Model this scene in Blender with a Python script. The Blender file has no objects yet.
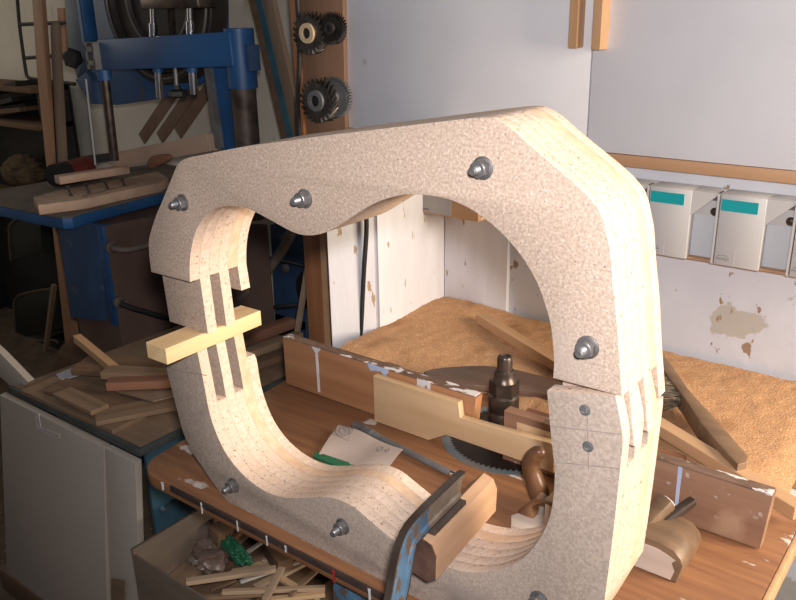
import bpy, bmesh, math, random
from mathutils import Vector, Matrix, noise
random.seed(7)
S = bpy.context.scene
COL = S.collection
# ---------------------------------------------------------------- camera
F, YAW, PITCH, ROLL = 821.5, math.radians(37.79), math.radians(19.97), math.radians(1.096)
CAM = Vector((0, 0, 1.6))
cy, sy, cp, sp = math.cos(YAW), math.sin(YAW), math.cos(PITCH), math.sin(PITCH)
fwd = Vector((-sy*cp, cy*cp, -sp)); right = Vector((cy, sy, 0)); down = fwd.cross(right)
r2 = math.cos(ROLL)*right + math.sin(ROLL)*down
d2 = -math.sin(ROLL)*right + math.cos(ROLL)*down
cd = bpy.data.cameras.new('camera'); cam = bpy.data.objects.new('camera', cd); COL.objects.link(cam)
cd.sensor_fit = 'HORIZONTAL'; cd.sensor_width = 36; cd.lens = F/796*36; cd.clip_start = .02
cam.matrix_world = Matrix(((r2.x, -d2.x, -fwd.x, 0), (r2.y, -d2.y, -fwd.y, 0), (r2.z, -d2.z, -fwd.z, 1.6), (0, 0, 0, 1)))
S.camera = cam
# ---------------------------------------------------------------- world and light
S.view_settings.view_transform = 'Standard'; S.view_settings.look = 'None'
S.view_settings.exposure = 0.0; S.view_settings.gamma = 1.0; S.view_settings.use_curve_mapping = False
w = bpy.data.worlds.new('world'); S.world = w; w.use_nodes = True
w.node_tree.nodes['Background'].inputs[0].default_value = (.75, .82, 1, 1)
w.node_tree.nodes['Background'].inputs[1].default_value = .07
def ray_dir(x, y): return r2*(x-398)/F + d2*(y-300)/F + fwd
def light(name, kind, loc, energy, colour, target=None, **kw):
    l = bpy.data.lights.new(name, kind); l.energy = energy; l.color = colour
    for k, v in kw.items(): setattr(l, k, v)
    o = bpy.data.objects.new(name, l); COL.objects.link(o); o.location = loc
    if target is not None:
        o.rotation_euler = (Vector(target)-Vector(loc)).to_track_quat('-Z', 'Y').to_euler()
    return o
light('camera_flash', 'SPOT', (.05, -.01, 1.68), 74, (.97, .955, 1.0), tuple(CAM+ray_dir(500, 175)), shadow_soft_size=.03, spot_size=math.radians(122), spot_blend=1.0)
light('window_daylight', 'AREA', (1.4, 1.45, 1.62), 88, (1.0, .865, .70), (-.5, 1.0, .95), shape='RECTANGLE', size=.9, size_y=1.1)

light('left_window_daylight', 'AREA', (-4.4, 1.1, 1.9), 3.5, (1.0, .93, .80), (-3.0, 2.1, 1.3), shape='RECTANGLE', size=.8, size_y=.9)
# ---------------------------------------------------------------- pixel -> point on a plane
def ray(x, y): return r2*(x-398) + d2*(y-300) + fwd*F
def az(x, y, z): d = ray(x, y); return CAM + d*((z-1.6)/d.z)
def ay(x, y, v): d = ray(x, y); return CAM + d*(v/d.y)
def ax(x, y, v): d = ray(x, y); return CAM + d*(v/d.x)

# ---------------------------------------------------------------- materials
def M(name, colour, rough=.6, metal=0, c2=None, scale=8, stretch=(1, 1, 1), detail=4, lo=.35, hi=.65, bump=0, bscale=None, spots=None, coat=0):
    m = bpy.data.materials.new(name); m.use_nodes = True
    n = m.node_tree.nodes; L = m.node_tree.links; b = n['Principled BSDF']
    b.inputs['Roughness'].default_value = rough; b.inputs['Metallic'].default_value = metal
    b.inputs['Coat Weight'].default_value = coat
    tc = n.new('ShaderNodeTexCoord'); mp = n.new('ShaderNodeMapping'); mp.inputs['Scale'].default_value = stretch
    L.new(tc.outputs['Object'], mp.inputs[0])
    nz = n.new('ShaderNodeTexNoise'); nz.inputs['Scale'].default_value = scale; nz.inputs['Detail'].default_value = detail
    L.new(mp.outputs[0], nz.inputs['Vector'])
    rp = n.new('ShaderNodeValToRGB'); rp.color_ramp.elements[0].position = lo; rp.color_ramp.elements[1].position = hi
    rp.color_ramp.elements[0].color = (*(c2 or [c*.8 for c in colour]), 1); rp.color_ramp.elements[1].color = (*colour, 1)
    L.new(nz.outputs['Fac'], rp.inputs[0]); out = rp.outputs[0]
    for sp_ in (spots or []):      # (colour, scale, threshold, softness, stretch)
        sc, ss, th, so, st = sp_
        mp2 = n.new('ShaderNodeMapping'); mp2.inputs['Scale'].default_value = st; L.new(tc.outputs['Object'], mp2.inputs[0])
        n2 = n.new('ShaderNodeTexNoise'); n2.inputs['Scale'].default_value = ss; n2.inputs['Detail'].default_value = 5
        L.new(mp2.outputs[0], n2.inputs['Vector'])
        r_ = n.new('ShaderNodeValToRGB'); r_.color_ramp.elements[0].position = th; r_.color_ramp.elements[1].position = th+so
        L.new(n2.outputs['Fac'], r_.inputs[0])
        mx = n.new('ShaderNodeMix'); mx.data_type = 'RGBA'; L.new(r_.outputs[0], mx.inputs[0]); L.new(out, mx.inputs[6]); mx.inputs[7].default_value = (*sc, 1)
        out = mx.outputs[2]
    L.new(out, b.inputs['Base Color'])
    if bump:
        n3 = n.new('ShaderNodeTexNoise'); n3.inputs['Scale'].default_value = bscale or scale*4; n3.inputs['Detail'].default_value = 4
        L.new(mp.outputs[0], n3.inputs['Vector'])
        bp = n.new('ShaderNodeBump'); bp.inputs['Strength'].default_value = bump; bp.inputs['Distance'].default_value = .004
        L.new(n3.outputs['Fac'], bp.inputs['Height']); L.new(bp.outputs[0], b.inputs['Normal'])
    return m
def wood(name, c, d, scale=14, axis='X', rough=.55, spots=None, bump=.15, k=12):
    st = {'X': (1/k*3, 3, 3), 'Y': (3, 1/k*3, 3), 'Z': (3, 3, 1/k*3)}[axis]
    return M(name, c, rough, 0, d, scale, st, 5, .32, .68, bump, scale*2, spots)
one = (1, 1, 1)
mat = dict(
    chip=M('chipboard face', (.51, .38, .285), .85, 0, (.37, .27, .198), 310, one, 2, .36, .64, .1, 300,
           [((.60, .47, .375), 360, .58, .08, one), ((.22, .15, .115), 290, .64, .04, one), ((.44, .345, .285), 5, .60, .25, one)]),
    chip_edge=M('chipboard edge', (.66, .50, .38), .85, 0, (.62, .46, .345), 160, (1, .45, 1), 4, .38, .62, .3, 220,
           [((.26, .17, .11), 330, .62, .05, (.7, .7, .7))]),
    chip_edge2=M('pale chipboard edge', (.69, .53, .41), .85, 0, (.60, .45, .335), 160, (1, .45, 1), 4, .38, .62, .3, 220,
           [((.30, .20, .13), 330, .63, .05, (.7, .7, .7))]),
    ply_edge=M('orange board edge', (.71, .50, .345), .85, 0, (.60, .40, .255), 60, (1, 1, 1), 4, .35, .65, .2, 200),
    lower=M('shaded chipboard face', (.445, .345, .27), .85, 0, (.345, .265, .205), 240, one, 2, .36, .64, .08, 300,  # darker copy of the chipboard: weaker light on this half put into its colour
           [((.55, .45, .375), 300, .60, .06, one), ((.22, .165, .135), 300, .66, .04, one), ((.26, .205, .175), 7, .60, .16, one)]),
    steel=M('dull zinc steel', (.30, .285, .275), .45, .7, (.20, .19, .18), 60),
    steel_dark=M('dark blackened steel', (.13, .10, .08), .36, .75, (.07, .05, .04), 40),
    chrome=M('bright steel', (.75, .75, .75), .18, 1, (.6, .6, .6), 20),
    rust=M('rusty steel', (.13, .10, .08), .55, .5, (.055, .035, .025), 14, one, 6, .35, .65, .2),
    bench=wood('red brown bench wood', (.30, .135, .058), (.195, .082, .037), 26, 'X', .5,
               [((.58, .50, .43), 9, .655, .03, (1, 2, 2)), ((.46, .25, .12), 3, .60, .25, one), ((.12, .055, .03), 40, .66, .06, (.06, 1.5, 1))]),
    bench_edge=wood('worn bench edge', (.30, .13, .06), (.16, .06, .03), 18, 'X'),
    sawdust=M('sawdust', (.60, .335, .165), .95, 0, (.46, .235, .10), 240, one, 4, .3, .7, .6, 260, [((.74, .52, .31), 280, .61, .05, one), ((.40, .20, .085), 11, .56, .14, one), ((.33, .15, .06), 5, .60, .12, one)]),
    fence=wood('red brown fence wood', (.46, .225, .105), (.34, .15, .065), 12, 'X', .6, [((.58, .36, .22), 9, .63, .1, one)]),
    fence_right=wood('grey brown fence wood', (.34, .185, .11), (.24, .12, .07), 14, 'X', .6, [((.44, .35, .29), 60, .66, .05, (1, 1, 1)), ((.42, .26, .16), 10, .6, .12, one)]),
    fence_top=M('dirty wood edge', (.22, .13, .085), .8, 0, (.12, .065, .04), 25, (1, 3, 3), 5, .35, .65, .2, None, [((.72, .66, .62), 26, .57, .05, (1, 2, 2))]),
    ply=wood('pale plywood', (.66, .45, .26), (.56, .36, .19), 10, 'X', .6, [((.45, .27, .13), 12, .72, .05, one)]),
    pine=wood('pale pine', (.80, .56, .30), (.68, .44, .21), 12, 'X', .55),
    pine_shaded=wood('shaded pine', (.52, .37, .24), (.40, .27, .165), 12, 'X', .7),  # pine darkened to carry the shade inside the box under the bench
    white_wood=wood('whitish wood', (.50, .45, .40), (.40, .355, .31), 12, 'X', .7),
    pull=M('pale grey pull', (.60, .56, .52), .5, 0, (.56, .52, .48), 9),
    jigwood=wood('pinkish planed wood', (.60, .41, .29), (.49, .32, .22), 8, 'X', .6),
    blue_grey=M('grey blue worn paint', (.12, .15, .19), .5, .1, (.08, .105, .14), 9),
    bright=M('saw band highlight', (.9, .88, .82), .35, .1, (.85, .82, .76), 9),  # highlight along the saw band painted as a near-white base colour
    pine_end=M('pine end', (.55, .38, .25), .7, 0, (.42, .28, .18), 30),
    blockw=wood('orange block wood', (.52, .315, .185), (.41, .235, .13), 10, 'Y', .5, [((.36, .17, .08), 8, .72, .05, one)]),
    block_end=M('dark block end grain', (.14, .07, .045), .75, 0, (.07, .034, .022), 40),
    beech=wood('worn beech', (.21, .125, .068), (.12, .07, .038), 12, 'X', .45),
    beech_pale=wood('planed pale beech', (.62, .50, .41), (.50, .39, .30), 12, 'X', .6, [((.10, .06, .04), 14, .70, .04, one)]),
    handle=wood('dark varnished handle', (.19, .09, .042), (.09, .04, .02), 14, 'Z', .3, [((.42, .22, .10), 12, .6, .1, one)]),
    darkwood=wood('dark brown plank', (.16, .095, .065), (.095, .052, .035), 10, 'X', .55, [((.55, .5, .45), 45, .72, .02, one)]),
    batten=wood('orange batten', (.60, .36, .19), (.50, .28, .13), 9, 'X', .5),
    trim=wood('cupboard trim wood', (.58, .34, .19), (.49, .27, .14), 7, 'X', .5),
    handlew=wood('cupboard handle wood', (.55, .33, .18), (.46, .26, .13), 6, 'Z', .5),
    post=wood('red brown post', (.40, .17, .07), (.26, .10, .04), 10, 'Z', .5),
    boardb=wood('brown board', (.27, .15, .09), (.20, .105, .06), 7, 'Z', .6),
    stick=wood('reddish stick', (.46, .25, .14), (.36, .18, .09), 9, 'Z', .6),
    dowel=wood('grey dowel wood', (.33, .225, .155), (.25, .165, .11), 9, 'Z', .6),
    scrap=wood('dusty scrap wood', (.29, .185, .108), (.20, .125, .07), 9, 'X', .8),
    scrap_dark=wood('brown scrap wood', (.20, .115, .062), (.13, .07, .038), 9, 'X', .8),
    scrap_red=wood('reddish scrap wood', (.30, .14, .08), (.16, .06, .035), 9, 'X', .7),
    cup=M('white cupboard paint', (.80, .79, .81), .55, 0, (.74, .73, .745), 6, one, 5, .3, .7, .03, 90, [((.60, .57, .52), 9, .755, .02, one)]),
    plaster=M('whitewashed plaster', (.74, .74, .77), .9, 0, (.64, .64, .68), 5, one, 6, .3, .7, .35, 25,
              [((.52, .48, .42), 7, .60, .012, one), ((.36, .24, .15), 30, .665, .02, (1.4, 1.4, .7))]),
    white_board=M('whitewashed board', (.72, .70, .71), .8, 0, (.64, .61, .62), 9, (3, 3, .6), 5, .3, .7, .15, 40, [((.40, .27, .17), 34, .675, .02, (1.6, 1.6, .5))]),
    wall_dirty=M('dirty cream wall', (.78, .71, .59), .9, 0, (.64, .57, .46), 3, one, 6, .3, .7, .2, 20, [((.40, .26, .09), 3, .62, .12, (2, 2, .7)), ((.25, .2, .15), 6, .68, .08, one)]),
    wall_dark=M('shadowed brown wall', (.16, .13, .10), .9, 0, (.09, .07, .05), 3),
    floor=M('dusty brown floor', (.17, .115, .07), .95, 0, (.09, .06, .035), 12, one, 6, .3, .7, .4, 60, [((.38, .26, .15), 50, .66, .03, one)]),
    panel=M('white melamine', (.47, .395, .32), .55, 0, (.43, .36, .295), 3, one, 5, .3, .7),
    panel2=M('cream melamine', (.51, .435, .355), .55, 0, (.47, .40, .33), 3),
    edgegreen=M('dark green table edge', (.075, .085, .075), .6, 0, (.045, .05, .045), 15),
    blue=M('blue machine paint', (.022, .10, .26), .45, 0, (.016, .07, .18), 6, one, 5, .35, .65, 0, None, [((.08, .08, .09), 9, .66, .08, one)]),
    blue_worn=M('worn blue paint', (.045, .10, .20), .6, 0, (.035, .07, .14), 7, one, 6, .35, .65, .1, None, [((.22, .20, .16), 8, .62, .06, one)]),
    blue_clamp=M('chipped blue clamp paint', (.075, .15, .23), .55, 0, (.05, .10, .165), 20, one, 5, .35, .65, .2, None, [((.10, .065, .045), 75, .53, .03, (1, 1, .6))]),
    blue_leg=M('teal bench leg paint', (.06, .15, .20), .6, 0, (.04, .09, .12), 9, one, 5, .35, .65, .1, None, [((.25, .2, .15), 25, .68, .03, one)]),
    table_dust=M('dusty machine table', (.20, .155, .12), .8, .1, (.13, .10, .08), 9, one, 5, .3, .7),
    brownbox=M('dark brown hardboard', (.17, .10, .072), .7, 0, (.10, .055, .04), 5, one, 5, .3, .7, 0, None, [((.4, .35, .3), 60, .76, .02, one)]),
    black=M('black rubber', (.022, .020, .019), .55, 0, (.012, .011, .010), 20),
    wheel=M('dark wheel', (.045, .035, .028), .6, .2, (.03, .023, .018), 10),
    wheel_rim=M('grey rim', (.20, .18, .16), .5, .4, (.12, .11, .10), 10),
    grey_metal=M('grey metal', (.26, .26, .26), .5, .5, (.17, .16, .15), 14),
    brass=M('brass ring with painted gleam', (.95, .74, .46), .3, .35, (.85, .62, .36), 20),  # reflection on the ring put into a pale, barely metallic base colour
    cutter=M('grey cutter steel', (.15, .13, .115), .42, .75, (.07, .06, .05), 40),
    cutter_dark=M('dark cutter steel', (.055, .046, .042), .45, .6, (.03, .025, .022), 40),
    hose=M('grey brown hose', (.18, .135, .105), .7, 0, (.12, .09, .07), 20),
    red=M('dark red plastic', (.22, .035, .03), .4, 0, (.16, .025, .022), 10),
    bin=M('grey bin plastic', (.60, .575, .55), .45, 0, (.57, .545, .52), 5),
    bin_lip=M('dirty ledge', (.27, .235, .19), .9, 0, (.13, .11, .085), 60, (1, 3, 3), 5, .35, .65, .5),
    teal=M('teal label', (.0, .36, .38), .5, 0, (.0, .33, .35), 10),
    bin_pocket=M('pale blue grey plastic', (.60, .62, .64), .4, 0, (.57, .59, .61), 5),
    sand=M('sandpaper back', (.44, .35, .30), .85, 0, (.37, .29, .24), 12, one, 5, .3, .7, .1),
    ink=M('faded grey ink', (.20, .165, .15), .9, 0, (.26, .22, .2), 40),
    green=M('green plastic', (.02, .13, .06), .4, 0, (.015, .10, .045), 9),
    card=M('brown cardboard', (.20, .145, .10), .9, 0, (.165, .118, .082), 6, (1, 1, 6)),
    bag=M('crumpled clear bag', (.22, .15, .115), .4, 0, (.12, .08, .06), 18, one, 6),
    white_paint=M('white paint', (.74, .72, .72), .6, 0, (.62, .60, .60), 30),
    blue_paint=M('pale blue paint', (.40, .50, .72), .6, 0, (.5, .56, .7), 30),
    red_paint=M('red paint', (.45, .03, .03), .5, 0, (.35, .02, .02), 20),
    bristle=M('brush bristle', (.14, .10, .06), .8, 0, (.05, .036, .024), 60, (1, 1, 1), 3, .4, .6, 0, None, [((.30, .21, .11), 110, .6, .05, one)]),
    brush=wood('brush wood', (.26, .155, .085), (.18, .105, .055), 12, 'X', .5),
    insert=M('grey blue steel plate', (.17, .22, .24), .45, .4, (.24, .22, .20), 12),
    saw=M('brown saw steel', (.055, .038, .03), .4, .6, (.03, .02, .016), 14, one, 4, .3, .7),
    glass=M('grey window pane', (.45, .42, .42), .2, 0, (.40, .38, .38), 3),
    paper=M('white paper', (.55, .53, .52), .8, 0, (.48, .46, .45), 10),
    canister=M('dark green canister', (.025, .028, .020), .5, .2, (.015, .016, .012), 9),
    frame_metal=M('tan metal rim', (.17, .12, .075), .5, .3, (.10, .07, .045), 12),
    straw=M('tan sack', (.13, .085, .04), .9, 0, (.07, .045, .02), 20, (1, 1, 3)),
    strapw=M('brown strap', (.23, .14, .095), .6, 0, (.17, .10, .065), 8),
    dark_band=M('dark painted edge', (.035, .026, .024), .6, 0, (.07, .04, .03), 30, (1, 3, 3), 5, .35, .65, .2, None, [((.5, .46, .42), 40, .70, .02, (.7, 1, 2))]),
    arm=M('bare worn steel', (.34, .28, .21), .45, .3, (.17, .125, .09), 30, one, 6, .3, .7, .15),
    pencil=M('pencil line', (.25, .20, .17), .9, 0, (.33, .265, .22), 60),
)
# ---------------------------------------------------------------- mesh helpers
ORG = {}
def origin(o):
    while o is not None:
        if o.name in ORG: return ORG[o.name]
        o = o.parent
    return Vector((0, 0, 0))
def tag(o, label=None, cat=None, group=None, kind=None):
    if label: o['label'] = label
    if cat: o['category'] = cat
    if group: o['group'] = group
    if kind: o['kind'] = kind
    return o
def thing(name, label, cat, loc=(0, 0, 0), group=None):
    o = bpy.data.objects.new(name, None); COL.objects.link(o); o.location = loc; o.empty_display_size = .05
    ORG[o.name] = Vector(loc)
    return tag(o, label, cat, group)
def finish(name, bm, mats, parent=None, loc=None, smooth=35, label=None):
    """bm is in world space; loc = origin of a top-level mesh"""
    off = origin(parent) if parent is not None else Vector(loc or (0, 0, 0))
    bmesh.ops.translate(bm, verts=bm.verts, vec=-off)
    bmesh.ops.recalc_face_normals(bm, faces=bm.faces)
    me = bpy.data.meshes.new(name); bm.to_mesh(me); bm.free()
    for m in (mats if isinstance(mats, (list, tuple)) else [mats]): me.materials.append(m)
    if smooth:
        for p in me.polygons: p.use_smooth = True
        me.set_sharp_from_angle(angle=math.radians(smooth))
    o = bpy.data.objects.new(name, me); COL.objects.link(o)
    if parent is not None: o.parent = parent
    else: o.location = off; ORG[o.name] = off
    if label: o['label'] = label
    return o
def solo(name, label, cat, bm, mats, loc, group=None, kind=None, smooth=35):
    return tag(finish(name, bm, mats, None, loc, smooth), label, cat, group, kind)
def struct(name, bm, m): return tag(finish(name, bm, m), kind='structure')
def B(): return bmesh.new()
def abox(bm, a, b, bev=0, mi=0):
    a, b = Vector(a), Vector(b); lo = Vector(map(min, a, b)); hi = Vector(map(max, a, b))
    r = bmesh.ops.create_cube(bm, size=1, matrix=Matrix.Translation((lo+hi)/2) @ Matrix.Diagonal((*(hi-lo), 1)))
    return _bev(bm, r['verts'], bev, mi)
def _bev(bm, verts, bev, mi):
    fs = {f for v in verts for f in v.link_faces}
    for f in fs: f.material_index = mi
    if bev:
        es = {e for v in verts for e in v.link_edges}
        bmesh.ops.bevel(bm, geom=list(es), offset=bev, segments=2, affect='EDGES', profile=.5)
def obox(bm, p0, p1, w_, h_, up=(0, 0, 1), bev=0, mi=0):
    """beam from p0 to p1 (centre line), w_ across, h_ along up"""
    p0, p1 = Vector(p0), Vector(p1); d = p1-p0; x = d.normalized(); y = Vector(up).cross(x)
    y = y.normalized() if y.length > 1e-6 else x.orthogonal().normalized(); z = x.cross(y)
    R = Matrix((x, y, z)).transposed().to_4x4(); R.translation = (p0+p1)/2
    r = bmesh.ops.create_cube(bm, size=1, matrix=R @ Matrix.Diagonal((d.length, w_, h_, 1)))
    _bev(bm, r['verts'], bev, mi)
def prism(bm, pts, vec, mi=0, mi_side=None, bev=0):
    vec = Vector(vec)
    a = [bm.verts.new(p) for p in pts]; b = [bm.verts.new(Vector(p)+vec) for p in pts]
    f1 = bm.faces.new(a); f2 = bm.faces.new(list(reversed(b))); f1.material_index = f2.material_index = mi
    n = len(a); es = []
    for i in range(n):
        f = bm.faces.new((a[(i+1) % n], a[i], b[i], b[(i+1) % n])); f.material_index = mi if mi_side is None else mi_side
    if bev:
        bmesh.ops.recalc_face_normals(bm, faces=list({f for v in a+b for f in v.link_faces}))
        es = list(f1.edges)+list(f2.edges)
        bmesh.ops.bevel(bm, geom=es, offset=bev, segments=2, affect='EDGES', profile=.5)
def cyl(bm, p0, p1, r0, r1=None, seg=24, mi=0, caps=True):
    p0, p1 = Vector(p0), Vector(p1); d = p1-p0
    R = d.to_track_quat('Z', 'Y').to_matrix().to_4x4(); R.translation = (p0+p1)/2
    r = bmesh.ops.create_cone(bm, cap_ends=caps, segments=seg, radius1=r0, radius2=r0 if r1 is None else r1, depth=d.length, matrix=R)
    for f in {f for v in r['verts'] for f in v.link_faces}: f.material_index = mi
def lathe(bm, base, axis, prof, seg=28, mi=0, caps=True):
    """prof = [(radius, distance along axis)]"""
    base, axis = Vector(base), Vector(axis).normalized(); u = axis.orthogonal().normalized(); v = axis.cross(u)
    rings = []
    for r, t in prof:
        rings.append([bm.verts.new(base+axis*t+(u*math.cos(a)+v*math.sin(a))*max(r, 1e-5)) for a in [2*math.pi*i/seg for i in range(seg)]])
    for A, Bq in zip(rings, rings[1:]):
        for i in range(seg):
            bm.faces.new((A[i], A[(i+1) % seg], Bq[(i+1) % seg], Bq[i])).material_index = mi
    if caps:
        bm.faces.new(list(reversed(rings[0]))).material_index = mi; bm.faces.new(rings[-1]).material_index = mi
def crom(pts, n=6, closed=False):
    out = []; N = len(pts); P = [Vector(p) for p in pts]
    g = (lambda i: P[i % N]) if closed else (lambda i: P[max(0, min(N-1, i))])
    for i in range(N if closed else N-1):
        a, b, c, d = g(i-1), g(i), g(i+1), g(i+2)
        for k in range(n):
            t = k/n
            out.append(.5*((2*b)+(c-a)*t+(2*a-5*b+4*c-d)*t*t+(3*b-a-3*c+d)*t**3))
    if not closed: out.append(P[-1])
    return out
def tube(bm, pts, r, seg=10, mi=0, closed=False):
    P = [Vector(p) for p in pts]; n = len(P); rings = []; prev = None
    for i, p in enumerate(P):
        if closed: t = (P[(i+1) % n]-P[i-1]).normalized()
        else: t = (P[min(n-1, i+1)]-P[max(0, i-1)]).normalized()
        if prev is None: u = t.orthogonal().normalized()
        else: u = (prev-t*prev.dot(t)).normalized()
        prev = u; v = t.cross(u); rr = r[i] if isinstance(r, (list, tuple)) else r
        rings.append([bm.verts.new(p+(u*math.cos(a)+v*math.sin(a))*rr) for a in [2*math.pi*k/seg for k in range(seg)]])
    for i in range(n if closed else n-1):
        A, Bq = rings[i], rings[(i+1) % n]
        for k in range(seg):
            bm.faces.new((A[k], A[(k+1) % seg], Bq[(k+1) % seg], Bq[k])).material_index = mi
    if not closed:
        bm.faces.new(list(reversed(rings[0]))).material_index = mi; bm.faces.new(rings[-1]).material_index = mi
def sweep(bm, pts, section, side, mi=0):
    """section (a,b): a along side, b along side x tangent; constant side vector"""
    side = Vector(side).normalized(); P = [Vector(p) for p in pts]; n = len(P); rings = []
    for i, p in enumerate(P):
        t = (P[min(n-1, i+1)]-P[max(0, i-1)]).normalized(); nrm = side.cross(t).normalized()
        rings.append([bm.verts.new(p+side*a+nrm*b) for a, b in section])
    m = len(section)
    for A, Bq in zip(rings, rings[1:]):
        for k in range(m): bm.faces.new((A[k], A[(k+1) % m], Bq[(k+1) % m], Bq[k])).material_index = mi
    bm.faces.new(list(reversed(rings[0]))); bm.faces.new(rings[-1])
def text_bm(s, size, mw, extrude=.0002):
    c = bpy.data.curves.new('t', 'FONT'); c.body = s; c.size = size; c.extrude = extrude; c.align_x = 'CENTER'; c.align_y = 'CENTER'
    o = bpy.data.objects.new('t', c); COL.objects.link(o)
    dg = bpy.context.evaluated_depsgraph_get(); dg.update()
    me = bpy.data.meshes.new_from_object(o.evaluated_get(dg)); bm = B(); bm.from_mesh(me); bm.transform(mw)
    bpy.data.objects.remove(o); bpy.data.meshes.remove(me); bpy.data.curves.remove(c)
    return bm
def plank(name, label, cat, p0, p1, w_, h_, m, group=None, up=(0, 0, 1), bev=.0012, parent=None):
    """one board as an object of its own with its grain along local X; p0, p1 on the centre line"""
    p0, p1 = Vector(p0), Vector(p1); d = p1-p0; x = d.normalized(); y = Vector(up).cross(x).normalized(); z = x.cross(y)
    bm = B(); abox(bm, (0, -w_/2, -h_/2), (d.length, w_/2, h_/2), bev)
    bmesh.ops.recalc_face_normals(bm, faces=bm.faces)
    me = bpy.data.meshes.new(name); bm.to_mesh(me); bm.free(); me.materials.append(m)
    o = bpy.data.objects.new(name, me); COL.objects.link(o)
    R = Matrix((x, y, z)).transposed().to_4x4(); R.translation = p0; o.matrix_world = R
    return tag(o, label, cat, group)

# ================================================================ the setting
FZ = 0.0; BZ = .85; WY = 1.70; LY = 2.15
bm = B(); abox(bm, (-5.2, -1.5, -.05), (2.2, 2.6, 0)); struct('floor', bm, mat['floor'])
bm = B(); abox(bm, (-1.2, WY, 0), (.35, WY+.12, 2.6)); struct('wall_back', bm, mat['plaster'])
bm = B(); abox(bm, (-5.2, LY, 0), (-1.2, LY+.12, 2.6)); struct('wall_rear', bm, mat['wall_dirty'])
bm = B(); abox(bm, (-4.75, -1.0, 0), (-4.6, LY, 2.6)); struct('wall_left', bm, mat['wall_dirty'])

# whitewashed boarding at the bench's left end: a receding part and a front part turned towards the room
bm = B(); prism(bm, [(-1.185, 1.43, BZ-.3), (-1.165, 1.43, BZ-.3), (-1.152, WY, BZ-.3), (-1.172, WY, BZ-.3)], (0, 0, .755), bev=.001)
solo('partition_board', 'whitewashed board running back to the wall at the corner of the sawdust heap', 'board', bm, mat['white_board'], (-1.17, 1.56, BZ-.3))
a = az(329, 353, BZ); b = az(378, 331, BZ)
bm = B(); prism(bm, [(-1.245, 1.345, BZ-.3), (-1.172, 1.425, BZ-.3), (-1.187, 1.439, BZ-.3), (-1.260, 1.359, BZ-.3)], (0, 0, .77), bev=.001)
solo('partition_board', 'narrow bluish white board between the red brown post and the black cord', 'board', bm, mat['white_board'], (-1.21, 1.39, BZ-.3))
# boards below the cupboard
bm = B(); abox(bm, (-1.15, WY-.016, BZ-.1), (-.965, WY-.001, 1.27), .001)
solo('wall_board', 'whitewashed flat board on the back wall left of the bare plaster', 'board', bm, mat['white_board'], (-1.06, WY, BZ-.1))

# ================================================================ cupboard
DY = 1.675
cb = thing('wall_cupboard', 'white two-door wall cupboard with long wooden handles', 'cupboard', (-.77, WY, 1.29))
gapx = ay(589, 100, DY).x
bm = B(); abox(bm, (-1.45, DY+.02, 1.29), (.33, WY+.1, 2.25)); finish('carcass', bm, mat['cup'], cb)
for k, (x0, x1) in enumerate(((-1.453, gapx-.0016), (gapx+.0016, .30))):
    bm = B(); abox(bm, (x0, DY, 1.2865), (x1, DY+.019, 2.2), .0015)
    d = finish('door', bm, mat['cup'], cb)
    bm = B()
    if k == 0: h0, h1 = ay(567, 40, DY).x, ay(584.5, 40, DY).x
    else: h0, h1 = ay(591.5, 40, DY).x, ay(609, 40, DY).x
    zb_ = ay(576, 48, DY-.02).z if k == 0 else ay(600, 50, DY-.02).z
    cx = (h0+h1)/2; hw = (h1-h0)/2*.86
    prof = [(h0+.004, DY), (cx+(hw*.2 if k else hw*.35)-.008, DY-.030), (cx+(hw*.2 if k else hw*.35)+.010, DY-.030), (h1-.002, DY)]
    prism(bm, [(x, y, zb_) for x, y in prof], (0, 0, .40), bev=.003)
    finish('handle', bm, mat['handlew'], d)
tr0 = ay(600, 153, DY).z
bm = B(); abox(bm, (-1.2, DY-.006, 1.2615), (.30, DY+.02, 1.2855), .002); solo('cupboard_rail', 'brown wooden rail running under the white cupboard doors', 'rail', bm, mat['trim'], (-.45, DY, 1.2565))
bm = B(); abox(bm, (-1.46, DY-.004, 1.265), (-1.215, DY+.02, 1.286), .002); solo('cupboard_rail', 'short brown wooden strip under the left cupboard door corner by the cutter board', 'rail', bm, mat['trim'], (-1.33, DY, 1.275))
# shelf box under the cupboard
sb = thing('shelf_tray', 'shallow wooden tray hung under the cupboard seen through the top of the opening', 'tray', (-1.0, 1.6, 1.15))
p0 = ay(398, 205, 1.60); p1 = ay(478, 222, 1.60)
bm = B(); abox(bm, (p0.x, 1.60, p1.z), (p1.x+.0, 1.612, p1.z+.06), .001); fr = finish('front_panel', bm, mat['trim'], sb)
bm = B(); abox(bm, (p0.x, 1.612, p1.z), (p1.x, WY-.018, p1.z+.008)); finish('tray_bottom', bm, mat['ply'], sb)
l0 = ay(418, 208, 1.599); l1 = ay(451, 208, 1.599)
bm = B(); abox(bm, (l0.x, 1.5985, p1.z+.004), (l1.x, 1.5998, p1.z+.052)); lb = finish('paper_label', bm, mat['paper'], sb, label='white paper label')
bm = B()
for i in range(7):
    x = l0.x+.004+i*.0045; abox(bm, (x, 1.598, p1.z+.010), (x+.003, 1.5987, p1.z+.0125+(i % 3)*.001))
finish('print', bm, mat['ink'], lb)

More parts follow.
